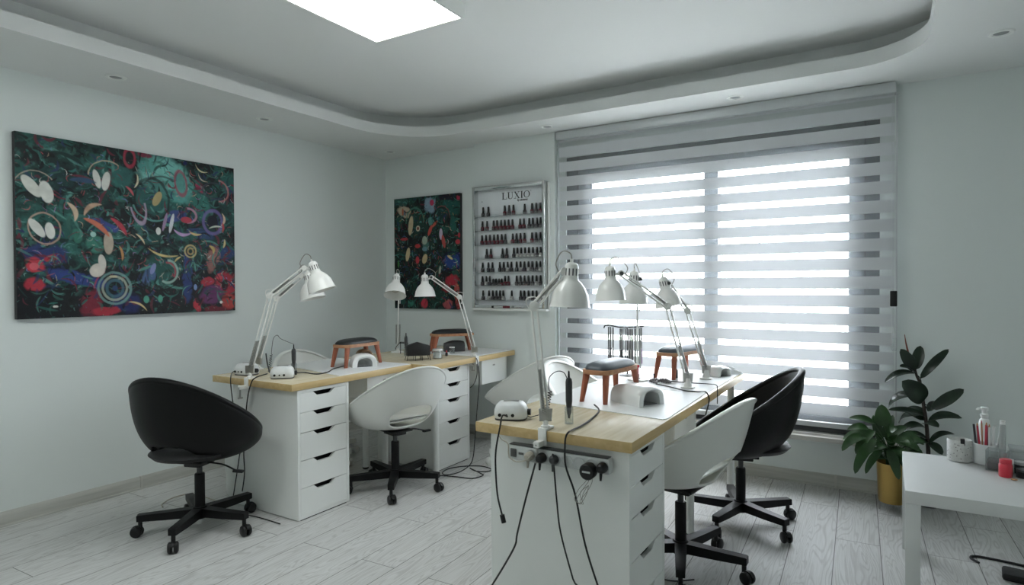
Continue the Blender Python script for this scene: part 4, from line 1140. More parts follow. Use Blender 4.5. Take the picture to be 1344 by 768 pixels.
cable('black cable from the front drill unit hanging over the end of the left desk', [(-2.952, 2.195, .761), at(350, 491, Y=2.16), at(335, 496, Y=2.117), at(329, 505, Y=2.108), at(324, 530, Y=2.155), at(320, 590, Y=2.160), at(321, 620, Y=2.160), at(318, 645, Y=2.160)], r=.0034)
cable('black cable from the front drill unit to the nail lamp on the left desk', [(-2.846, 2.322, .760), at(400, 489, Z=zb), at(415, 491, Z=zb), at(430, 488.5, Z=MZ + .004), at(438, 484, Z=MZ + .004), (-2.935, 2.775, MZ + .005)], r=.003)
cable('black pen-like cable end standing by the front drill unit on the left desk', [at(354, 489, Y=2.30), at(351, 478, Y=2.31), at(349, 464, Y=2.32)], r=.004)
cable('beige cable curling on the floor beside the black chair at the left wall', [(-3.26, 2.12, .004), (-3.42, 2.14, .004), (-3.58, 2.12, .004), (-3.60, 2.03, .004), (-3.55, 1.945, .004), (-3.50, 1.92, .004)], 'cable_white', .0032)
cable('black cable lying on the floor along the near drawer unit', [(-3.22, 2.02, .004), (-3.15, 2.07, .004), (-3.05, 2.08, .004), (-2.90, 2.10, .004), (-2.72, 2.10, .004)], r=.003)
cable('black cable hanging from the lamp on the back-wall desk and looping on the floor', [at(625, 470, X=-2.505), at(627, 476, X=-2.494), at(629, 500, X=-2.496), at(626, 540, X=-2.496), at(623, 580, X=-2.494), at(621, 600, X=-2.48)] + [at(px, py_, Z=.005) for px, py_ in ((616, 611), (602, 620), (585, 623.5), (581, 620), (590, 615), (610, 612), (632, 612), (645, 616), (640, 619), (625, 618.5), (617, 614.5))] + [at(630, 621, Z=.010), at(634, 624, Z=.005), at(620, 628, Z=.005), at(600, 626, Z=.005), at(580, 624.5, Z=.009), at(560, 625.5, Z=.005)], r=.0036)
cable('short black cable hooked under the back-wall desk by the drawer unit', [at(626, 478, X=-2.50), at(626, 492, X=-2.50), at(622, 504, X=-2.50), at(617, 509, X=-2.52)], r=.003)
zm = MZ + .004
cable('thin black cable across the far mat of the long desk, hanging down at the chairs', [at(851, 500, Z=zm), at(860, 498, Z=zm), at(876, 500, Z=zm), at(905, 502.5, Z=zm), at(930, 504, Z=zm), at(940, 505.5, X=-.706), at(941.5, 512, X=-.700), at(941.5, 530, X=-.700)], r=.0025)
cable('black cable behind the chair-side lamp on the long desk, dropping over the edge', [at(861, 504, Z=zm), at(880, 508, Z=zm), at(900, 513, Z=zm), at(914, 514, Z=zm), at(926, 514.5, X=-.706), at(930.5, 522, X=-.702), at(930, 530, X=-.702), at(926, 545, X=-.705)], r=.003)
o = thing('cable_tip', 'small upright black cable tip on the long desk mat near the window', 'cable tip', at(858.5, 498, Z=MZ + .0002))
MB().cyl((0, 0, 0), (0, 0, .022), .003, n=10).build('tip', 'black_plastic', o); MB().cyl((0, 0, .0215), (0, 0, .030), .0045, n=10).build('head', 'black_plastic', o)
cable('black floor cable behind the white chair, under the left desk', [(-2.98, 3.22, .004), (-2.85, 3.20, .004), (-2.74, 3.18, .004)], r=.003)
cable('short black cable on the floor under the white chair by the long desk', [(-.95, 2.62, .004), (-.88, 2.55, .004), (-.78, 2.54, .004), (-.70, 2.60, .004)], r=.003)
# ------------------------------------------------------------------ polish rack
RX0, RX1, RZ0, RZ1, RYB, RYF = -2.880, -2.216, 1.066, 2.036, 4.1485, 4.085
rk = thing('polish_rack', 'silver-framed wall rack of nail polish bottles under a black logo', 'display rack', (RX0, RYB, RZ0))
W, H, DEP = RX1 - RX0, RZ1 - RZ0, RYB - RYF
b = MB().box((0.006, -.008, .006), (W - .006, 0, H - .006)); b.build('back_panel', 'rack_back', rk)
b = MB()
b.box((0, -DEP, 0), (.022, -.0005, H), .002); b.box((W - .022, -DEP, 0), (W, -.0005, H), .002)
b.box((.022, -DEP, H - .030), (W - .022, -.0005, H), .002); b.box((.022, -DEP, 0), (W - .022, -.0005, .022), .002)
b.build('frame', 'silver', rk)
MB().box((.006, -DEP - .004, -.020), (W + .012, -.0005, -.001), .003).build('bottom_ledge', 'white', rk)
MB().box((W + .001, -.02, -.018), (W + .016, -.0005, H - .01), .002).build('side_trim', 'white', rk)
rowz = [1.799, 1.687, 1.575, 1.463, 1.355, 1.246, 1.130]
for z in rowz:
    MB().box((.024, -.046, z - RZ0 - .006), (W - .024, -.009, z - RZ0 - .002), .001).build('shelf', 'acrylic', rk)
    MB().box((.024, -.048, z - RZ0 - .006), (W - .024, -.0462, z - RZ0 + .012)).build('shelf_lip', 'glass', rk)
# logo: thick and thin serif strokes
def glyph(b, ch, x, z, h, w):
    th, tn, sf = h * .17, h * .06, h * .055
    def bar(x0, z0, x1, z1): b.box((x0, -.0012, z0), (x1, 0, z1))
    def dia(xa, za, xb, zb, t): b.mesh([(xa - t / 2, -.0012, za), (xa + t / 2, -.0012, za), (xb + t / 2, -.0012, zb), (xb - t / 2, -.0012, zb)], [(0, 1, 2, 3)])
    if ch == 'L':
        bar(x + w * .14, z, x + w * .14 + th, z + h); bar(x, z, x + w, z + sf); bar(x, z + h - sf, x + w * .5, z + h); bar(x + w - tn, z + sf, x + w, z + h * .28)
    elif ch == 'U':
        bar(x + w * .12, z + h * .25, x + w * .12 + th, z + h); bar(x + w * .82, z + h * .25, x + w * .82 + tn, z + h)
        bar(x, z + h - sf, x + w * .42, z + h); bar(x + w * .68, z + h - sf, x + w, z + h)
        cx0, cx1 = x + w * .12, x + w * .82 + tn; cx = (cx0 + cx1) / 2; ro = (cx1 - cx0) / 2
        n = 12; P = []
        for k in range(n + 1):
            a = PI + PI * k / n; ti = th * (1 - k / n) + tn * k / n
            P.append([V((cx + ro * math.cos(a), -.0012, z + h * .25 + h * .27 * math.sin(a))), V((cx + (ro - ti) * math.cos(a), -.0012, z + h * .25 + (h * .27 - sf * 1.3) * math.sin(a)))])
        b.grid(P)
    elif ch == 'X':
        dia(x + w * .82, z + sf, x + w * .18, z + h - sf, th * 1.15); dia(x + w * .16, z + sf, x + w * .84, z + h - sf, tn)
        for xx in (x, x + w * .62):
            bar(xx, z, xx + w * .38, z + sf); bar(xx, z + h - sf, xx + w * .38, z + h)
    elif ch == 'I':
        bar(x + w * .5 - th / 2, z, x + w * .5 + th / 2, z + h); bar(x + w * .12, z, x + w * .88, z + sf); bar(x + w * .12, z + h - sf, x + w * .88, z + h)
    elif ch == 'O':
        n = 32; P = []
        for k in range(n):
            a = 2 * PI * k / n; ti = tn + (th - tn) * abs(math.cos(a))
            P.append([V((x + w / 2 + w / 2 * math.cos(a), -.0012, z + h / 2 + h / 2 * math.sin(a))), V((x + w / 2 + (w / 2 - ti) * math.cos(a), -.0012, z + h / 2 + (h / 2 - tn * 1.1) * math.sin(a)))])
        b.grid(P, closed_u=True)
b = MB(); x = -2.628 - RX0; zL = 1.925 - RZ0; hL = .054
for ch, w, adv in (('L', .046, .052), ('U', .052, .060), ('X', .054, .060), ('I', .022, .028), ('O', .056, .06)):
    glyph(b, ch, x, zL, hL, w); x += adv
b.add_dot = None
b.box((x + .002, -.0012, zL + hL - .004), (x + .007, 0, zL + hL + .001))
b.build('logo_lettering', 'ink', rk, loc=(0, -.0085, 0), recalc=False)
cu = bpy.data.curves.new('small_lettering', 'FONT'); cu.body = 'by akzentz'; cu.size = .022; cu.extrude = .0004; cu.shear = .25; cu.offset = .0006
o = bpy.data.objects.new('small_lettering', cu); COL.objects.link(o)
me = bpy.data.meshes.new_from_object(o); bpy.data.objects.remove(o); o = bpy.data.objects.new('small_lettering', me); COL.objects.link(o); o.parent = rk; o.location = (-2.487 - RX0, -.0092, zL - .020); o.rotation_euler = (PI / 2, 0, 0); me.materials.clear(); me.materials.append(M['ink'])
b = MB().cyl((.062, -.010, H - .115), (.062, -.007, H - .115), .004, n=10); b.build('screw', 'ink', rk)

# bottles: crop positions along each row, then the kinds
rows = [
 ('top', [(82, 0), (111, 0), (203, 1), (228, 0), (252, 1), (315, 0), (356, 1), (379, 0), (402, 1), (424, 0)]),
 ('second', [(78, 1), (104, 1), (140, 1), (160, 1), (182, 1), (203, 1), (224, 1), (246, 1), (289, 1), (310, 1), (340, 0), (360, 0), (383, 0), (404, 0), (424, 0)]),
 ('third', [(75, 1), (97, 1), (119, 1), (142, 1), (163, 1), (185, 1), (206, 0), (247, 1), (268, 0), (290, 1), (313, 1), (355, 1), (378, 0), (402, 0)]),
 ('fourth', [(101, 0), (124, 1), (189, 0), (213, 0), (253, 0), (273, 2), (294, 2), (316, 2), (337, 2), (360, 2), (383, 0), (403, 2), (423, 0)]),
 ('fifth', [(78, 0), (110, 0), (133, 0), (174, 0), (196, 0), (218, 2), (239, 0), (268, 0), (290, 2), (312, 0), (335, 2), (356, 0), (380, 0), (401, 2), (423, 0)]),
 ('sixth', [(76, 0), (98, 2), (117, 0), (137, 3), (153, 3), (169, 3), (184, 4), (203, 1), (222, 1), (268, 0), (290, 0), (312, 0), (334, 0), (357, 0), (379, 2), (402, 0), (424, 2)]),
 ('bottom', [(80, 0), (112, 2), (134, 0), (154, 0), (174, 0), (193, 2), (240, 2), (290, 0), (311, 0), (334, 2), (357, 0), (379, 0), (414, 0)]),
]
kinds = [('dark', 'polish_dark', 1.0), ('wine-red', 'polish_red', 1.0), ('pale', 'polish_clear', 1.0), ('short dark', 'polish_dark', .72), ('short wine-red', 'polish_red', .72)]
proto = {}
def bottle(k, lab, loc, group):
    nm, m1, s = kinds[k]
    if k in proto: return dup(proto[k], loc, 0, lab, group)
    t = thing('polish_bottle', lab, 'nail polish', loc, 0, group)
    MB().lathe([(0, 0), (.0135, 0), (.0148, .003 * s), (.0148, .024 * s), (.0125, .030 * s), (.006, .032 * s), (0, .032 * s)], 14).build('bottle', m1, t)
    MB().lathe([(0, .0323 * s), (.0092, .0323 * s), (.0088, .055 * s), (.0072, .074 * s), (.006, .077 * s), (0, .077 * s)], 12).build('cap', 'cap', t)
    MB().box((-.008, -.01535, .006 * s), (.008, -.0145, .015 * s)).build('label_band', 'label_white' if k == 2 else 'greyink', t)
    proto[k] = t; return t
for (rn, lst), z in zip(rows, rowz):
    for i, (cx, k) in enumerate(lst):
        X = at(615 + cx / 4.267, 300, Y=4.120).x
        bottle(k, f'{kinds[k][0]} polish bottle, {words_[i]} from the left on the {rn} shelf of the rack', (X, 4.120, z - .0018), 'polish bottles on the wall rack')
jw = thing('cream_pot', 'small white pot standing among the bottles on the third shelf of the wall rack', 'pot', (at(615 + 226.5 / 4.267, 300, Y=4.12).x, 4.120, 1.575 - .0018))
MB().lathe([(0, 0), (.0135, 0), (.0145, .004), (.0145, .018), (0, .018)], 18).build('pot', 'label_white', jw)
MB().lathe([(0, .0182), (.0148, .0182), (.0148, .026), (0, .0265)], 18).build('lid', 'uv_white', jw)
pn = thing('art_pen', 'grey and red nail art pen lying along the bottom ledge of the polish rack', 'pen', (-2.66, 4.068, 1.0663 + .009))
T = Matrix.Rotation(PI / 2, 4, 'Y')
MB().cyl((0, 0, 0), (.165, 0, 0), .0085, n=14).build('barrel', 'strip', pn)
MB().cyl((-.020, 0, 0), (-.0005, 0, 0), .009, n=14).build('end_cap', 'black_plastic', pn)
MB().cyl((.085, 0, 0), (.150, 0, 0), .0088, n=14).build('red_band', 'polish_red', pn)

# ------------------------------------------------------------------ paintings (abstract, painted stroke by stroke)
def fbm(w, h, seed, base=4, octs=5):
    r = np.random.RandomState(seed); out = np.zeros((h, w)); amp = 1; tot = 0
    for o in range(octs):
        n = base * 2 ** o; g = r.rand(n + 2, n + 2)
        y = np.linspace(0, n, h); x = np.linspace(0, n, w)
        yi, xi = y.astype(int), x.astype(int); fy, fx = (y - yi)[:, None], (x - xi)[None]
        fy = fy * fy * (3 - 2 * fy); fx = fx * fx * (3 - 2 * fx)
        a = g[yi][:, xi]; b_ = g[yi][:, xi + 1]; c = g[yi + 1][:, xi]; d = g[yi + 1][:, xi + 1]
        out += amp * ((a * (1 - fx) + b_ * fx) * (1 - fy) + (c * (1 - fx) + d * fx) * fy); tot += amp; amp *= .55
    return out / tot
class Canvas:
    def __init__(s, w, h, seed, col):
        s.w, s.h = w, h; s.a = np.ones((h, w, 3)) * np.array(srgb(*col)[:3])
        s.Y, s.X = np.mgrid[0:h, 0:w]; s.X = s.X / (w - 1); s.Y = s.Y / (h - 1); s.asp = w / h
        s.n1 = fbm(w, h, seed, 10, 4); s.n2 = fbm(w, h, seed + 1, 10, 4); s.n3 = fbm(w, h, seed + 2, 30, 4)
    def mix(s, m, col):
        g = .3 * col[0] + .6 * col[1] + .1 * col[2]; col = tuple(.80 * c + .20 * g for c in col)
        m = np.clip(m, 0, 1)[..., None]; s.a = s.a * (1 - m) + np.array(srgb(*col)[:3]) * m
    def loc(s, u, v, rot=0):
        dx = (s.X - u) * s.asp + (s.n1 - .5) * .05; dy = s.Y - v + (s.n2 - .5) * .05
        c, n = math.cos(rot), math.sin(rot); return dx * c + dy * n, -dx * n + dy * c
    def blob(s, u, v, rx, ry, col, rot=0, k=1.0, soft=.25, wob=.5):
        x, y = s.loc(u, v, math.radians(rot)); r = np.sqrt((x / rx) ** 2 + (y / ry) ** 2) + (s.n3 - .5) * wob
        s.mix((1 - r) / soft * k if soft else (r < 1) * k, col) if k >= 1 else s.mix(np.clip((1 - r) / soft, 0, 1) * k, col)
    def clean(s, u, v, rx, ry, col, rot=0, k=1.0):
        dx = (s.X - u) * s.asp; dy = s.Y - v; a = math.radians(rot); c, n = math.cos(a), math.sin(a)
        x, y = dx * c + dy * n, -dx * n + dy * c
        r = np.sqrt((x / rx) ** 2 + (y / ry) ** 2) + (s.n3 - .5) * .12; s.mix(np.clip((1 - r) / .12, 0, 1) * k, col)
    def ring(s, u, v, rx, ry, t, col, rot=0, a0=-180, a1=180, k=.72):
        dx = (s.X - u) * s.asp; dy = s.Y - v; a = math.radians(rot); c, n = math.cos(a), math.sin(a)
        x, y = dx * c + dy * n, -dx * n + dy * c
        r = np.sqrt((x / rx) ** 2 + (y / ry) ** 2) + (s.n3 - .5) * .10
        an = np.degrees(np.arctan2(-y, x)); m = np.clip((t / min(rx, ry) - np.abs(r - 1)) / (t / min(rx, ry)) * 2, 0, 1) * ((an >= a0) & (an <= a1))
        s.mix(m * k, col)
    def stroke(s, u, v, ln, wd, rot, col, bend=0.0, k=1.0):
        dx = (s.X - u) * s.asp; dy = s.Y - v; a = math.radians(rot); c, n = math.cos(a), math.sin(a)
        x, y = dx * c + dy * n, -dx * n + dy * c
        y = y - bend * (x / ln) ** 2 * ln
        w = wd * np.sqrt(np.clip(1 - (x / ln) ** 2, 0, 1)); m = np.clip((w - np.abs(y)) / (wd * .4), 0, 1) * (np.abs(x) < ln)
        s.mix(m * k * (0.55 + .9 * s.n3), col)

def canvas_mesh(name, label, cv, W, H, T, m1, loc, rz):
    t = thing(name, label, 'painting', loc, rz)
    w, h = cv.w, cv.h
    vs = [( (i / (w - 1) - .5) * W, -.032, (.5 - j / (h - 1)) * H) for j in range(h) for i in range(w)]
    fs = [(j * w + i, (j + 1) * w + i, (j + 1) * w + i + 1, j * w + i + 1) for j in range(h - 1) for i in range(w - 1)]
    me = bpy.data.meshes.new('painted_face'); me.from_pydata(vs, [], fs)
    ca = me.color_attributes.new('paint', 'FLOAT_COLOR', 'POINT')
    ca.data.foreach_set('color', np.concatenate([np.clip(cv.a, 0, 1).reshape(-1, 3), np.ones((w * h, 1))], 1).astype(np.float32).ravel())
    me.materials.append(M[m1]); o = bpy.data.objects.new('painted_face', me); COL.objects.link(o); o.parent = t
    MB().box((-W / 2, -.0315, -H / 2), (W / 2, -.0005, H / 2), .001).build('canvas_sides', 'canvas_edge', t)
    return t

# large one
cv = Canvas(430, 338, 5, (20, 26, 27))
q = lambda x, y: ((x - 42) / 742, (y - (78 + (x - 42) * .182)) / ((712 - (x - 42) * .0297) - (78 + (x - 42) * .182)))
S = 1 / 560.0
teal, deep, green, sea = (38, 110, 104), (18, 60, 60), (28, 92, 74), (104, 186, 176)
cv.mix(np.clip((cv.n1 - .42) * 6, 0, 1) * .8 * (cv.Y < .72), (20, 62, 58)); cv.mix(np.clip((cv.n2 - .54) * 7, 0, 1) * .7 * (cv.Y < .8), (26, 98, 88)); cv.mix(np.clip((cv.n3 - .62) * 7, 0, 1) * .45, (58, 132, 120)); cv.mix(np.clip((cv.n3 - .40) * -9, 0, 1) * .75, (9, 12, 13))
cv.mix(np.clip((cv.Y - .62) * 4, 0, 1) * np.clip((cv.n1 - .38) * 5, 0, 1) * .85, (14, 17, 24))
for x, y, rx, ry, c, r, k in [(500, 235, 95, 85, sea, 10, .95), (560, 280, 60, 60, (70, 160, 150), 0, .9), (440, 190, 40, 30, (60, 150, 140), 0, .8), (640, 330, 45, 60, (36, 120, 108), 0, .8), (760, 260, 40, 45, (24, 92, 84), 0, .9), (150, 230, 60, 40, deep, 0, .8), (350, 230, 40, 40, teal, 30, .7), (465, 300, 70, 70, (30, 100, 94), 0, .75),
    (120, 490, 70, 38, (34, 54, 116), 10, .95), (205, 575, 100, 24, (36, 60, 138), 12, 1), (582, 580, 24, 95, (36, 58, 128), 0, .95), (745, 495, 45, 30, (36, 62, 120), 0, .95), (640, 430, 60, 22, (40, 70, 130), 10, .7), (360, 660, 50, 40, (28, 40, 110), 0, .8), (300, 395, 55, 16, (52, 70, 150), 28, .9), (540, 370, 45, 22, (60, 70, 150), -15, .8),
    (88, 530, 30, 26, (206, 44, 60), 0, 1), (132, 505, 22, 14, (190, 34, 50), 0, 1), (88, 595, 25, 24, (190, 38, 56), 20, 1), (255, 660, 38, 46, (140, 30, 52), 0, .85), (300, 690, 45, 14, (190, 36, 54), 0, .9), (745, 600, 48, 55, (176, 34, 52), 0, .95), (622, 668, 16, 30, (206, 44, 60), 0, 1), (690, 635, 55, 40, (110, 44, 104), 0, .9), (760, 655, 30, 34, (188, 54, 50), 0, 1), (670, 590, 30, 20, (196, 40, 58), 0, .9), (720, 575, 20, 16, (214, 60, 74), 0, .9), (700, 680, 60, 12, (130, 30, 46), 0, .8), (430, 155, 28, 12, (130, 34, 60), 0, .9), (640, 270, 14, 26, (170, 40, 80), -30, .9), (690, 510, 26, 60, (190, 120, 110), 10, .6), (740, 605, 16, 24, (20, 20, 24), 0, .9), (625, 650, 10, 12, (20, 18, 30), 0, .9),
    (480, 545, 70, 62, (24, 84, 76), 0, .95), (440, 560, 24, 46, (66, 96, 150), 15, .9), (265, 460, 26, 34, (46, 130, 110), 0, .9), (215, 435, 16, 26, (40, 120, 100), 0, .9), (400, 395, 18, 18, (30, 100, 96), 0, .8), (455, 445, 40, 26, (22, 76, 70), 0, .8)]:
    u, v = q(x, y); cv.blob(u, v, rx * S, ry * S, c, r, k)
R = random.Random(21)
pal = [(32, 108, 98), (20, 70, 66), (12, 14, 16), (12, 14, 16), (30, 50, 96), (70, 140, 128), (40, 96, 84), (110, 34, 52)]
for i in range(700):
    u, v = R.random(), R.random() * .95
    cv.stroke(u, v, R.uniform(.015, .06), R.uniform(.003, .012), R.uniform(0, 180), R.choice(pal), R.uniform(-.6, .6), R.uniform(.5, .95))
pal2 = [(196, 170, 140), (206, 206, 196), (190, 90, 90), (150, 110, 170), (120, 180, 170), (190, 60, 76), (96, 120, 180)]
for i in range(260):
    u, v = R.random(), R.uniform(.05, .85)
    cv.stroke(u, v, R.uniform(.008, .026), R.uniform(.0016, .0042), R.uniform(0, 180), R.choice(pal2), R.uniform(-.9, .9), R.uniform(.4, .8))
for i in range(900):
    cv.stroke(R.random(), R.random(), R.uniform(.003, .010), R.uniform(.0016, .003), R.uniform(0, 180), R.choice(pal + [(90, 150, 140), (140, 150, 140), (60, 84, 120), (120, 60, 70)]), R.uniform(-.5, .5), R.uniform(.4, .8))
for x, y, rx, ry, t, c, r, a0, a1 in [(378, 165, 17, 29, 5, (188, 40, 66), 0, -180, 180), (562, 255, 21, 43, 5, (168, 38, 76), -8, -180, 180), (690, 390, 38, 44, 7, (112, 96, 170), 0, -180, 180), (715, 285, 42, 40, 4, (196, 110, 110), 30, -60, 120), (455, 310, 58, 76, 5, (20, 24, 26), 0, -180, 180), (460, 320, 68, 62, 4, (84, 160, 150), 0, -170, -30), (480, 270, 60, 40, 4, (40, 44, 48), -20, 10, 150), (300, 220, 52, 44, 2.5, (190, 170, 140), -20, 20, 170), (95, 275, 58, 58, 2.5, (170, 160, 140), -20, 20, 170), (118, 405, 42, 48, 3, (190, 150, 130), -20, -180, 180), (325, 610, 50, 52, 5, (110, 160, 156), 0, -180, 180), (325, 610, 37, 39, 5, (170, 180, 160), 0, -180, 180), (325, 610, 25, 27, 6, (60, 110, 130), 0, -180, 180), (325, 610, 62, 62, 3, (190, 50, 80), 0, 120, 180), (597, 487, 21, 22, 4, (206, 184, 120), 0, -180, 180), (597, 487, 10, 11, 4, (190, 160, 96), 0, -180, 180), (508, 555, 36, 40, 5, (150, 190, 176), 0, -120, 90), (508, 555, 28, 32, 4, (190, 60, 80), 0, -40, 100), (480, 540, 84, 82, 3, (10, 14, 14), 0, -180, 180), (590, 365, 30, 26, 5, (200, 130, 160), 0, -100, 100), (700, 285, 48, 30, 3, (60, 64, 80), 0, -180, 180), (405, 330, 24, 60, 4, (176, 150, 180), -12, -180, 20)]:
    u, v = q(x, y); cv.ring(u, v, rx * S, ry * S, t * S, c, r, a0, a1)
for x, y, rx, ry, c, r in [(84, 262, 17, 40, (204, 206, 196), -38), (124, 282, 19, 36, (206, 208, 200), -14), (272, 236, 11, 32, (206, 208, 200), -14), (300, 244, 13, 34, (200, 202, 194), 10), (97, 403, 14, 34, (206, 208, 200), -36), (133, 413, 14, 27, (206, 208, 200), -8), (270, 548, 26, 22, (206, 196, 184), -40), (285, 520, 12, 26, (206, 200, 190), -10), (473, 305, 14, 30, (170, 150, 96), 25), (306, 455, 16, 40, (176, 160, 140), 0), (476, 416, 9, 14, (206, 210, 204), 0), (258, 425, 9, 9, (150, 200, 190), 0), (525, 390, 7, 38, (196, 200, 206), 12), (500, 385, 6, 36, (150, 120, 160), 14), (582, 380, 22, 12, (190, 50, 70), 0), (455, 545, 9, 22, (120, 130, 190), 20), (430, 650, 10, 14, (60, 150, 126), 0), (480, 648, 9, 14, (60, 150, 126), 0), (145, 670, 8, 4, (200, 200, 190), 0), (722, 662, 6, 6, (220, 220, 210), 0), (615, 610, 7, 12, (110, 140, 200), 0), (320, 570, 14, 4, (200, 190, 150), 0), (580, 186, 8, 8, (20, 30, 90), 0), (560, 250, 15, 34, (72, 150, 140), 0), (88, 533, 13, 12, (224, 84, 96), 0), (325, 610, 9, 10, (30, 60, 110), 0), (690, 390, 22, 28, (20, 24, 40), 0)]:
    u, v = q(x, y); cv.clean(u, v, rx * S, ry * S, c, r)
for x, y, ln, wd, r, c, bd in [(565, 430, 34, 7, 8, (190, 150, 206), -.4), (615, 430, 26, 5, 10, (206, 170, 110), -.3), (490, 500, 56, 5, 12, (206, 180, 110), -.25), (545, 512, 16, 4, -40, (206, 180, 110), .2), (205, 345, 32, 9, 70, (196, 170, 140), .4), (250, 330, 34, 9, -38, (190, 150, 120), .4), (275, 395, 48, 10, 36, (206, 100, 70), .2), (345, 395, 38, 9, 48, (196, 48, 66), .2), (405, 245, 26, 4, 100, (206, 196, 160), .3), (640, 215, 28, 3, 25, (206, 196, 150), -.5), (645, 245, 24, 3, 35, (190, 180, 150), -.5), (740, 385, 26, 6, 95, (206, 170, 140), .5), (735, 410, 20, 5, 90, (200, 60, 60), .2), (405, 665, 36, 4, 28, (206, 180, 120), .3), (690, 480, 18, 8, 60, (196, 170, 90), .5), (740, 465, 18, 5, 100, (200, 180, 120), .2), (380, 275, 20, 5, 50, (206, 80, 90), .2), (700, 405, 28, 4, -10, (200, 210, 190), .2), (350, 490, 26, 5, 80, (190, 130, 70), .2), (415, 440, 24, 4, 50, (200, 180, 140), .2), (230, 240, 40, 10, 0, (40, 74, 110), .1), (190, 160, 50, 8, 20, (16, 50, 48), .2)]:
    u, v = q(x, y); cv.stroke(u, v, ln * S, wd * S, r, c, bd)
cv.a *= (.80 + .4 * cv.n3)[..., None]
canvas_mesh('abstract_canvas_picture', 'large unframed abstract painting in teal, black and red on the left wall', cv, 1.268, .992, 0, 'paint_a', (XL + .0005, 2.036, 1.576), PI / 2)

# small one
cv = Canvas(270, 360, 31, (22, 28, 27))
q = lambda x, y: ((x - 118) / 266, (y - (98 - (x - 118) * .0865)) / ((540 + (x - 118) * .019) - (98 - (x - 118) * .0865)))
S = 1 / 450.0
cv.mix(np.clip((cv.n1 - .46) * 6, 0, 1) * .8, (22, 62, 52)); cv.mix(np.clip((cv.n2 - .56) * 7, 0, 1) * .5, (36, 100, 84)); cv.mix(np.clip((cv.n3 - .42) * -9, 0, 1) * .8, (9, 11, 11))
for x, y, rx, ry, c, r, k in [(150, 110, 45, 20, (44, 92, 84), 0, .9), (160, 150, 40, 26, (190, 170, 140), 15, .9), (265, 120, 36, 34, (130, 160, 184), 0, .95), (350, 130, 45, 40, (20, 84, 76), 0, .95), (205, 200, 46, 56, (22, 62, 52), 0, 1), (330, 95, 50, 14, (30, 18, 40), 0, .9), (375, 95, 10, 14, (190, 40, 70), 0, 1), (310, 170, 36, 30, (20, 56, 54), 0, 1), (360, 200, 20, 40, (26, 96, 84), 0, .9), (345, 355, 40, 30, (34, 64, 142), 0, 1), (375, 350, 14, 36, (34, 60, 140), 0, 1), (350, 430, 34, 26, (190, 36, 54), 0, 1), (330, 460, 26, 18, (160, 34, 50), 0, .9), (370, 470, 16, 30, (196, 70, 66), 0, .9), (245, 522, 24, 20, (200, 40, 60), 0, 1), (335, 525, 26, 22, (190, 80, 84), 0, .9), (375, 520, 14, 24, (186, 60, 56), 0, .9), (185, 520, 18, 18, (46, 130, 110), 0, .9), (150, 510, 20, 14, (30, 90, 80), 0, .8), (250, 280, 20, 26, (70, 120, 110), 0, .8), (270, 185, 18, 18, (80, 150, 140), 0, .9)]:
    u, v = q(x, y); cv.blob(u, v, rx * S, ry * S, c, r, k)
R = random.Random(8)
for i in range(330):
    cv.stroke(R.random(), R.random(), R.uniform(.015, .05), R.uniform(.003, .010), R.uniform(0, 180), R.choice(pal), R.uniform(-.6, .6), R.uniform(.5, .95))
for i in range(150):
    cv.stroke(R.random(), R.uniform(.1, .85), R.uniform(.008, .03), R.uniform(.002, .0045), R.uniform(0, 180), R.choice(pal2 + [(190, 150, 80), (180, 50, 40)]), R.uniform(-.9, .9), R.uniform(.4, .85))
for i in range(700):
    cv.stroke(R.random(), R.random(), R.uniform(.003, .012), R.uniform(.002, .0035), R.uniform(0, 180), R.choice(pal + [(90, 150, 140), (150, 150, 130), (70, 90, 130), (170, 120, 70)]), R.uniform(-.5, .5), R.uniform(.4, .8))
for x, y, rx, ry, c, r in [(275, 113, 11, 13, (206, 50, 90), 0), (188, 205, 13, 42, (190, 170, 130), 8), (218, 217, 11, 12, (206, 190, 160), 0), (218, 217, 6, 7, (120, 60, 50), 0), (310, 240, 9, 24, (190, 170, 196), 0), (320, 270, 9, 28, (190, 70, 60), -12), (267, 225, 8, 24, (206, 70, 60), 25), (285, 200, 6, 20, (200, 80, 60), 50), (175, 322, 11, 30, (200, 180, 130), 12), (245, 340, 13, 22, (196, 170, 120), 20), (245, 300, 14, 10, (90, 140, 150), 0), (216, 288, 15, 9, (196, 50, 50), 0), (215, 345, 10, 16, (206, 50, 60), 0), (375, 272, 12, 10, (200, 50, 60), 0), (160, 260, 22, 6, (190, 50, 60), 0), (245, 265, 14, 18, (150, 170, 150), 0), (345, 335, 16, 5, (206, 180, 120), 30), (135, 360, 5, 16, (60, 130, 60), 0), (305, 385, 6, 18, (150, 160, 140), 10), (155, 150, 5, 16, (190, 90, 60), 0), (380, 245, 6, 10, (200, 50, 60), 0)]:
    u, v = q(x, y); cv.clean(u, v, rx * S, ry * S, c, r)
for x, y, rx, ry, t, c, r, a0, a1 in [(205, 195, 46, 62, 4, (60, 120, 100), 0, 0, 180), (312, 168, 34, 34, 5, (20, 24, 26), 0, -180, 180), (312, 168, 40, 40, 2.5, (150, 60, 60), 0, 0, 120), (350, 350, 46, 36, 4, (14, 20, 60), 0, -180, 180)]:
    u, v = q(x, y); cv.ring(u, v, rx * S, ry * S, t * S, c, r, a0, a1)
cv.a *= (.80 + .4 * cv.n3)[..., None]
canvas_mesh('abstract_canvas_picture', 'smaller unframed abstract painting on the back wall beside the polish rack', cv, .735, .982, 0, 'paint_b', (-3.449, YB - .0005, 1.5335), 0)
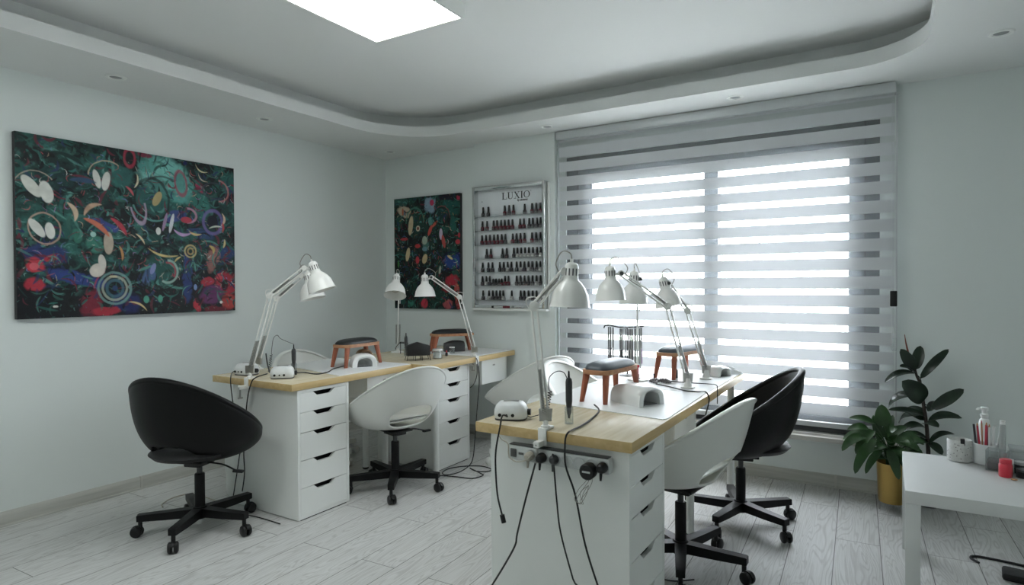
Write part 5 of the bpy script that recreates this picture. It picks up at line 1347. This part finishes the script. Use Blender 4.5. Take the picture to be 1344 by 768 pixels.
# ------------------------------------------------------------------ plants
def leaf(b, base, tip, width, normal_up, droop=.15, fold=.22, tipk=.0, nseg=14, widest=.5):
    """One leaf blade: curved midrib from BASE to TIP, folded along it, pointed both ends."""
    base, tip = V(base), V(tip); d = tip - base; L = d.length
    side = d.cross(V(normal_up)).normalized(); up = side.cross(d).normalized()
    P = []
    for i in range(nseg + 1):
        t = i / nseg
        c = base + d * t + up * (droop * L * 4 * t * (1 - t))
        k = (t / widest) if t < widest else (1 - t) / (1 - widest)
        k = max(0, min(1, k))
        w = width / 2 * (math.sqrt(max(0, 1 - (1 - k) ** 2)) if t < widest else math.sqrt(max(0, 1 - (1 - k) ** 2.1)) * (.80 + .20 * k)) + .0006
        P.append([c + side * (w * s) + up * (fold * w * abs(s)) for s in (-1, -.6, 0, .6, 1)])
    b.grid(P)

def solid_leaves(b):
    bmesh.ops.recalc_face_normals(b.bm, faces=b.bm.faces[:])
    bmesh.ops.solidify(b.bm, geom=b.bm.faces[:], thickness=.0012)

# rubber plant: (base px, tip px, width m, base Y, tip Y, droop, facing)
rp = thing('rubber_plant', 'tall dark rubber plant with broad leaves beside the blind', 'plant', (.185, 4.10, 0))
c0 = V((.185, 4.10, 0))
stem = [V((.185, 4.10, .25)), at(1218, 586, Y=4.08), at(1216, 558, Y=4.08), at(1212, 530, Y=4.08), at(1208, 505, Y=4.08), at(1203, 493, Y=4.08), at(1200, 480, Y=4.08)]
MB().tube([p - c0 for p in stem], .0105, 10, rfun=lambda t: 1.1 - .55 * t).build('stem', 'bark', rp)
b = MB(); b.tube([at(1192, 463, Y=4.08) - c0, at(1189, 450, Y=4.08) - c0, at(1187.3, 439, Y=4.08) - c0], .0055, 8, rfun=lambda t: 1 - .75 * t)
b.build('sprout', 'sprout', rp)
LF = [((1201, 487), (1182, 458), .062, 4.08, 4.04, .05), ((1202, 485), (1208, 454), .058, 4.08, 4.11, .05), ((1200, 489), (1181, 481), .050, 4.08, 4.00, .10), ((1201, 490), (1161, 502), .045, 4.08, 4.02, .20),
      ((1208, 497), (1245, 458.5), .045, 4.08, 4.14, .16), ((1213, 526), (1184, 500), .110, 4.07, 3.98, .10), ((1210, 518), (1166, 535), .060, 4.08, 4.13, .22), ((1223, 537), (1265, 511), .062, 4.08, 4.11, .03),
      ((1215, 547), (1166, 538), .045, 4.08, 4.01, .10), ((1214, 552), (1190, 535), .085, 4.08, 4.14, .10), ((1217, 556), (1263, 549), .060, 4.08, 4.04, .22), ((1212, 556), (1232, 561), .055, 4.06, 3.95, .10),
      ((1214, 561), (1181, 567), .048, 4.08, 4.02, .25), ((1210, 545), (1180, 556), .05, 4.08, 4.16, .2), ((1217, 576), (1188, 570), .045, 4.08, 4.02, .12), ((1219, 583), (1253, 570), .035, 4.08, 4.11, .30), ((1219, 581), (1237, 597), .050, 4.08, 4.04, .12), ((1219, 580), (1190, 583), .05, 4.08, 4.03, .12), ((1218, 540), (1232, 528), .05, 4.08, 4.17, .1)]
b = MB(); bs = MB()
for (bx, by), (tx, ty), w, y0, y1, dr in LF:
    p, t = at(bx, by, Y=y0) - c0, at(tx, ty, Y=y1) - c0
    up = V((0, -.55, .85)) if abs(t.z - p.z) < .1 else V((0, -.9, .35))
    leaf(b, p, t, w, up, dr, .28, widest=.52)
    st = min(stem, key=lambda s: ((s - c0) - p).length) - c0
    if (st - p).length > .012: bs.tube([st, (st + p) / 2 + V((0, 0, .005)), p], .0028, 6)
solid_leaves(b); b.build('foliage', 'leaf_dark', rp, sharp=80, recalc=True)
bs.tube([stem[4] - c0, stem[4] - c0 + V((.004, 0, .01)), at(1208, 497, Y=4.08) - c0], .0028, 6); bs.build('leaf_stalk', 'leaf_dark', rp)
MB().lathe([(0, .0), (.042, .0), (.048, .01), (.068, .23), (.070, .25), (.064, .25), (.061, .23), (0, .225)], 32, TR(0, .045)).build('pot', 'dark_grey', rp)
MB().lathe([(0, .2255), (.060, .2255), (.055, .24), (.03, .25), (0, .25)], 24, TR(0, .045)).build('soil', 'soil', rp)

pl = thing('peace_lily', 'bushy green plant in a brass pot on thin legs below the blind', 'plant', (.012, 3.975, 0))
c0 = V((.012, 3.975, 0))
MB().lathe([(0, .045), (.062, .045), (.066, .05), (.074, .255), (.076, .262), (.071, .262), (.068, .225), (0, .225)], 40).build('pot', 'brass', pl)
for a in (80, 200, 320):
    x, y = .055 * math.cos(D(a)), .055 * math.sin(D(a))
    MB().tube([(x, y, .052), (x * 1.08, y * 1.08, .025), (x * 1.12, y * 1.12, .0)], .0045, 8, smooth=3).build('stand_leg', 'steel', pl)
MB().lathe([(0, .2255), (.0675, .2255), (.05, .238), (0, .243)], 24).build('soil', 'soil', pl)
b = MB(); bs = MB(); R = random.Random(14)
root = V((0, 0, .238))
LL = [((1160, 560), (1157, 531), .080, 3.93, .05), ((1148, 556), (1114, 549), .042, 3.93, .18), ((1140, 563), (1112, 564), .045, 3.90, .22), ((1138, 572), (1105, 592), .055, 3.90, .28), ((1150, 575), (1122, 622), .055, 3.88, .20), ((1158, 590), (1136, 622), .040, 3.88, .22), ((1148, 566), (1123, 596), .050, 3.92, .2),
      ((1168, 566), (1178, 562), .05, 3.95, .15), ((1172, 578), (1208, 592), .055, 3.93, .22), ((1176, 572), (1213, 584), .05, 3.98, .24), ((1166, 588), (1180, 630), .050, 3.87, .12), ((1172, 588), (1200, 612), .055, 3.88, .2), ((1156, 578), (1146, 545), .05, 3.99, .05), ((1150, 568), (1106, 577), .05, 3.97, .2), ((1165, 575), (1190, 560), .06, 3.99, .1), ((1158, 583), (1128, 606), .045, 3.94, .24), ((1170, 585), (1191, 618), .05, 3.92, .15), ((1162, 575), (1172, 545), .05, 4.02, .05)]
for (bx, by), (tx, ty), w, Y, dr in LL:
    p, t = at(bx, by, Y=(Y + 3.975) / 2) - c0, at(tx, ty, Y=Y) - c0
    leaf(b, p, t, w, V((0, -.7, .75)) if abs(tx - bx) > 8 else V((0, -1, .15)), dr, .25, widest=.42)
    bs.tube([root + V((R.uniform(-.03, .03), R.uniform(-.03, .03), 0)), (root + p) / 2 + V((0, 0, .035)), p], .0028, 6)
for i in range(26):
    a = R.uniform(0, 2 * PI); r1 = R.uniform(.03, .10); z1 = R.uniform(.30, .42)
    p = root + V((math.cos(a) * r1 * .7, math.sin(a) * r1 * .6, z1 - .26)); t = p + V((math.cos(a) * R.uniform(.05, .10), math.sin(a) * R.uniform(.04, .08), R.uniform(-.03, .05)))
    leaf(b, p, t, R.uniform(.035, .055), V((0, -.5, .85)), R.uniform(.1, .25), .25, widest=.42)
    bs.tube([root, (root + p) / 2 + V((0, 0, .02)), p], .0024, 6)
solid_leaves(b); b.build('foliage', 'leaf_mid', pl, sharp=80)
bs.build('leaf_stalks', 'leaf_mid', pl)

# ------------------------------------------------------------------ things on the side table
TZ = .4508
cj = thing('speckled_jar', 'speckled ceramic jar with a black clip at the plant end of the side table', 'jar', (.268, 3.402, TZ))
MB().lathe([(0, 0), (.041, 0), (.046, .005), (.046, .094), (.044, .097), (.042, .094), (.042, .006), (0, .006)], 36).build('body', 'ceramic', cj)
R = random.Random(5)
b = MB()
for k in range(40):
    a = R.uniform(0, 2 * PI); z = R.uniform(.015, .085)
    b.box((-.0022, -.0004, -.0016), (.0022, .0006, .0016), 0, Matrix.Rotation(a, 4, 'Z') @ Matrix.Translation((0, -.0462, z)) @ Matrix.Rotation(R.uniform(0, 3), 4, 'Y'))
o = b.build('speckle_print', 'brown_grey', cj); o['kind'] = 'stuff'
MB().box((.000, -.050, .086), (.016, -.036, .108), .002).build('clip', 'black_plastic', cj)
hc = thing('white_holder', 'white round holder crowded with files and brushes on the side table', 'holder', (.362, 3.405, TZ))
MB().lathe([(0, 0), (.042, 0), (.0455, .004), (.0455, .088), (.0435, .090), (.0415, .088), (.0415, .006), (0, .006)], 36).build('body', 'device', hc)
def stick(name, lab, x, y, lean, h, m1, w=.008, cat='stick', tipm=None):
    s = thing(name, lab, cat, (.362 + x * .82, 3.405 + y * .9, TZ + .0065)); d = V((lean[0], lean[1], 1)).normalized()
    MB().tube([V((0, 0, 0)), d * h], w / 2, 8, smooth=0).build('shaft', m1, s)
    if tipm: MB().tube([d * (h + .0003), d * (h + .012)], w * .42, 8, smooth=0, rfun=lambda t: 1 - .5 * t).build('tip', tipm, s)
stick('nail_file', 'grey nail file leaning out at the left rim of the white holder', -.034, -.006, (-.09, .02), .165, 'dark_grey', .009, 'nail file')
stick('nail_file', 'dark slim file second from the left in the white holder', -.026, .006, (-.05, .0), .162, 'brown_grey', .007, 'nail file')
stick('brush', 'red brush handle crossing in front in the white holder', -.018, -.012, (-.10, .0), .16, 'pink', .0075, 'brush', 'tanstick')
stick('brush', 'tan wooden stick between two red ones in the white holder', -.010, .004, (-.03, .05), .168, 'tanstick', .006, 'brush', 'pink')
stick('brush', 'red upright brush handle in the middle of the white holder', -.002, -.010, (.02, .0), .165, 'pink', .009, 'brush', 'tanstick')
stick('nail_file', 'dark red slim stick right of the middle in the white holder', .008, .004, (.03, .02), .158, 'polish_red', .006, 'nail file')
stick('brush', 'white brush handle with tan tip in the white holder', .014, -.014, (.0, .0), .158, 'uv_white', .008, 'brush', 'tanstick')
stick('brush', 'wide white handle beside the pump in the white holder', .026, -.006, (.05, .0), .160, 'uv_white', .012, 'brush')
stick('nail_file', 'pale grey file leaning right in the white holder', .036, -.006, (.16, .0), .150, 'strip', .010, 'nail file', 'tanstick')
pb = thing('pump_bottle', 'white pump-top bottle rising behind the brushes on the side table', 'bottle', (.366, 3.462, TZ))
MB().lathe([(0, 0), (.0, .0), (.020, 0), (.022, .004), (.022, .165), (.019, .180), (.013, .186), (.013, .192), (0, .192)], 28, TR(.0, .02)).build('body', 'uv_white', pb)
MB().lathe([(0, .1922), (.016, .1922), (.016, .205), (.010, .208), (.010, .222), (.015, .223), (.014, .236), (0, .238)], 24, TR(0, .02)).build('pump', 'uv_white', pb)
MB().tube([(0, .02, .229), (-.022, .012, .229), (-.030, .010, .222)], .0048, 8).build('spout', 'uv_white', pb)
tb = thing('clear_tube', 'clear capped tube standing at the right of the brush holder', 'tube', (.420, 3.395, TZ))
MB().lathe([(0, 0), (.011, 0), (.012, .002), (.012, .175), (.009, .182), (0, .182)], 18).build('tube', 'frosted', tb)
MB().lathe([(0, .1822), (.010, .1822), (.010, .198), (0, .199)], 16).build('cap', 'uv_white', tb)
ac = thing('acrylic_tray', 'clear acrylic box holding a black compact in front of the brush holder', 'box', (.392, 3.312, TZ), D(-14))
b = MB()
for a, c in (((-.036, -.034, 0), (.036, .034, .003)), ((-.036, -.034, .003), (.036, -.031, .085)), ((-.036, .031, .003), (.036, .034, .085)), ((-.036, -.031, .003), (-.033, .031, .085)), ((.033, -.031, .003), (.036, .031, .085))): b.box(a, c)
b.build('box', 'acrylic', ac)
bc = thing('black_compact', 'dark slate compact inside the clear acrylic box on the side table', 'compact', (.392, 3.312, TZ + .0035), D(-14))
MB().box((-.031, -.029, 0), (.031, .029, .032), .004).build('case', 'black_pad', bc); MB().box((-.032, -.030, .0325), (.032, .030, .042), .004).build('lid', 'black_pad', bc)
ob = thing('frosted_organizer', 'frosted lidded organizer at the back of the side table', 'organizer', (.505, 3.395, TZ), D(-4))
MB().box((-.062, -.045, 0), (.085, .045, .075), .006).build('box', 'frosted', ob)
MB().box((-.064, -.047, .0752), (.087, .047, .090), .004).build('lid', 'frosted', ob)
MB().lathe([(0, .0902), (.008, .0902), (.009, .097), (0, .102)], 16, TR(-.005, -.02)).build('knob', 'black_plastic', ob)
rj = thing('red_jar', 'red ribbed plastic jar at the front of the side table', 'jar', (.408, 3.215, TZ))
b = MB(); n = 36
P = []
for k in range(n):
    a = 2 * PI * k / n; w = .0225 + (.0008 if k % 2 else 0)
    P.append([V((math.cos(a) * r, math.sin(a) * r, z)) for r, z in ((w - .002, 0), (w, .003), (w, .050), (w - .003, .054), (.017, .055))])
b.grid(P, closed_u=True); b.mesh([p[0] for p in P], [tuple(range(n))]); b.mesh([p[-1] for p in P], [tuple(range(n))]); bmesh.ops.remove_doubles(b.bm, verts=b.bm.verts[:], dist=1e-5)
b.build('body', 'red', rj)
MB().lathe([(0, .0553), (.0205, .0553), (.0215, .058), (.0210, .070), (.018, .073), (0, .073)], 28).build('lid', 'red', rj)
for nm, lab, x, y, r, h, m1, m2 in (('gel_pot', 'black gel pot just right of the red jar', .468, 3.235, .024, .034, 'black_plastic', 'dark_grey'),
                                    ('gel_pot', 'dark gel pot with grey lid behind the red jar', .470, 3.300, .022, .05, 'dark_grey', 'strip'),
                                    ('gel_pot', 'small white-lidded pot between the acrylic box and the red jar', .428, 3.268, .014, .062, 'strip', 'uv_white')):
    g = thing(nm, lab, 'pot', (x, y, TZ))
    MB().lathe([(0, 0), (r, 0), (r, h * .7), (r * .9, h * .75), (0, h * .75)], 24).build('pot', m1, g)
    MB().lathe([(0, h * .755), (r * 1.02, h * .755), (r * 1.02, h), (0, h * 1.02)], 24).build('lid', m2, g)
o = MB().ell((0, 0, .004), (.012, .007, .004), 12).build('pale_tip', 'tanstick', None, loc=(.43, 3.17, TZ)); tag(o, 'small pale nail tip lying in front of the black gel pot on the side table', 'nail tip')
# under the side table
fb_ = thing('black_bag', 'flat black case lying on the floor under the side table', 'bag', (.505, 3.30, .0006), D(-6))
MB().box((-.095, -.05, 0), (.14, .05, .032), .010).build('case', 'black_pad', fb_)
MB().box((-.096, -.0515, .014), (.141, .0515, .0175), .001).build('zip_band', 'black_plastic', fb_)
cable('black looped strap on the floor behind the case under the side table', [(.34, 3.40, .006), (.315, 3.44, .006), (.335, 3.475, .006), (.42, 3.475, .006), (.56, 3.455, .006)], 'black_pad', .0055, name='looped_strap')
# ------------------------------------------------------------------ daylight
w = bpy.data.worlds.new('overcast_sky'); SC.world = w; w.use_nodes = True
n = w.node_tree.nodes; l = w.node_tree.links
bg = n['Background']
tc = n.new('ShaderNodeTexCoord'); sp = n.new('ShaderNodeSeparateXYZ'); l.new(tc.outputs['Generated'], sp.inputs[0])
cr = n.new('ShaderNodeValToRGB')
cr.color_ramp.elements[0].position = 0.0; cr.color_ramp.elements[0].color = (0.80, 0.88, 0.97, 1)
cr.color_ramp.elements[1].position = 1.0; cr.color_ramp.elements[1].color = (0.92, 0.96, 1.0, 1)
l.new(sp.outputs['Z'], cr.inputs['Fac']); l.new(cr.outputs['Color'], bg.inputs['Color'])
bg.inputs['Strength'].default_value = 11.5
pa = bpy.data.lights.new('window_portal', 'AREA'); pa.shape = 'RECTANGLE'; pa.size = 2.05; pa.size_y = 1.88
pa.cycles.is_portal = True
po = bpy.data.objects.new('window_portal', pa); COL.objects.link(po); po.location = (-1.08, YB + .225, 1.27); po.rotation_euler = (-PI / 2, 0, 0)

SC.view_settings.view_transform = 'Standard'
SC.view_settings.look = 'None'
SC.view_settings.gamma = 1.0
SC.view_settings.use_curve_mapping = False
SC.view_settings.exposure = 1.50
SC.cycles.use_denoising = True
SC.cycles.max_bounces = 10
SC.cycles.diffuse_bounces = 6
SC.cycles.transparent_max_bounces = 24
SC.cycles.sample_clamp_indirect = 6.0
SC.cycles.caustics_reflective = False
SC.cycles.caustics_refractive = False
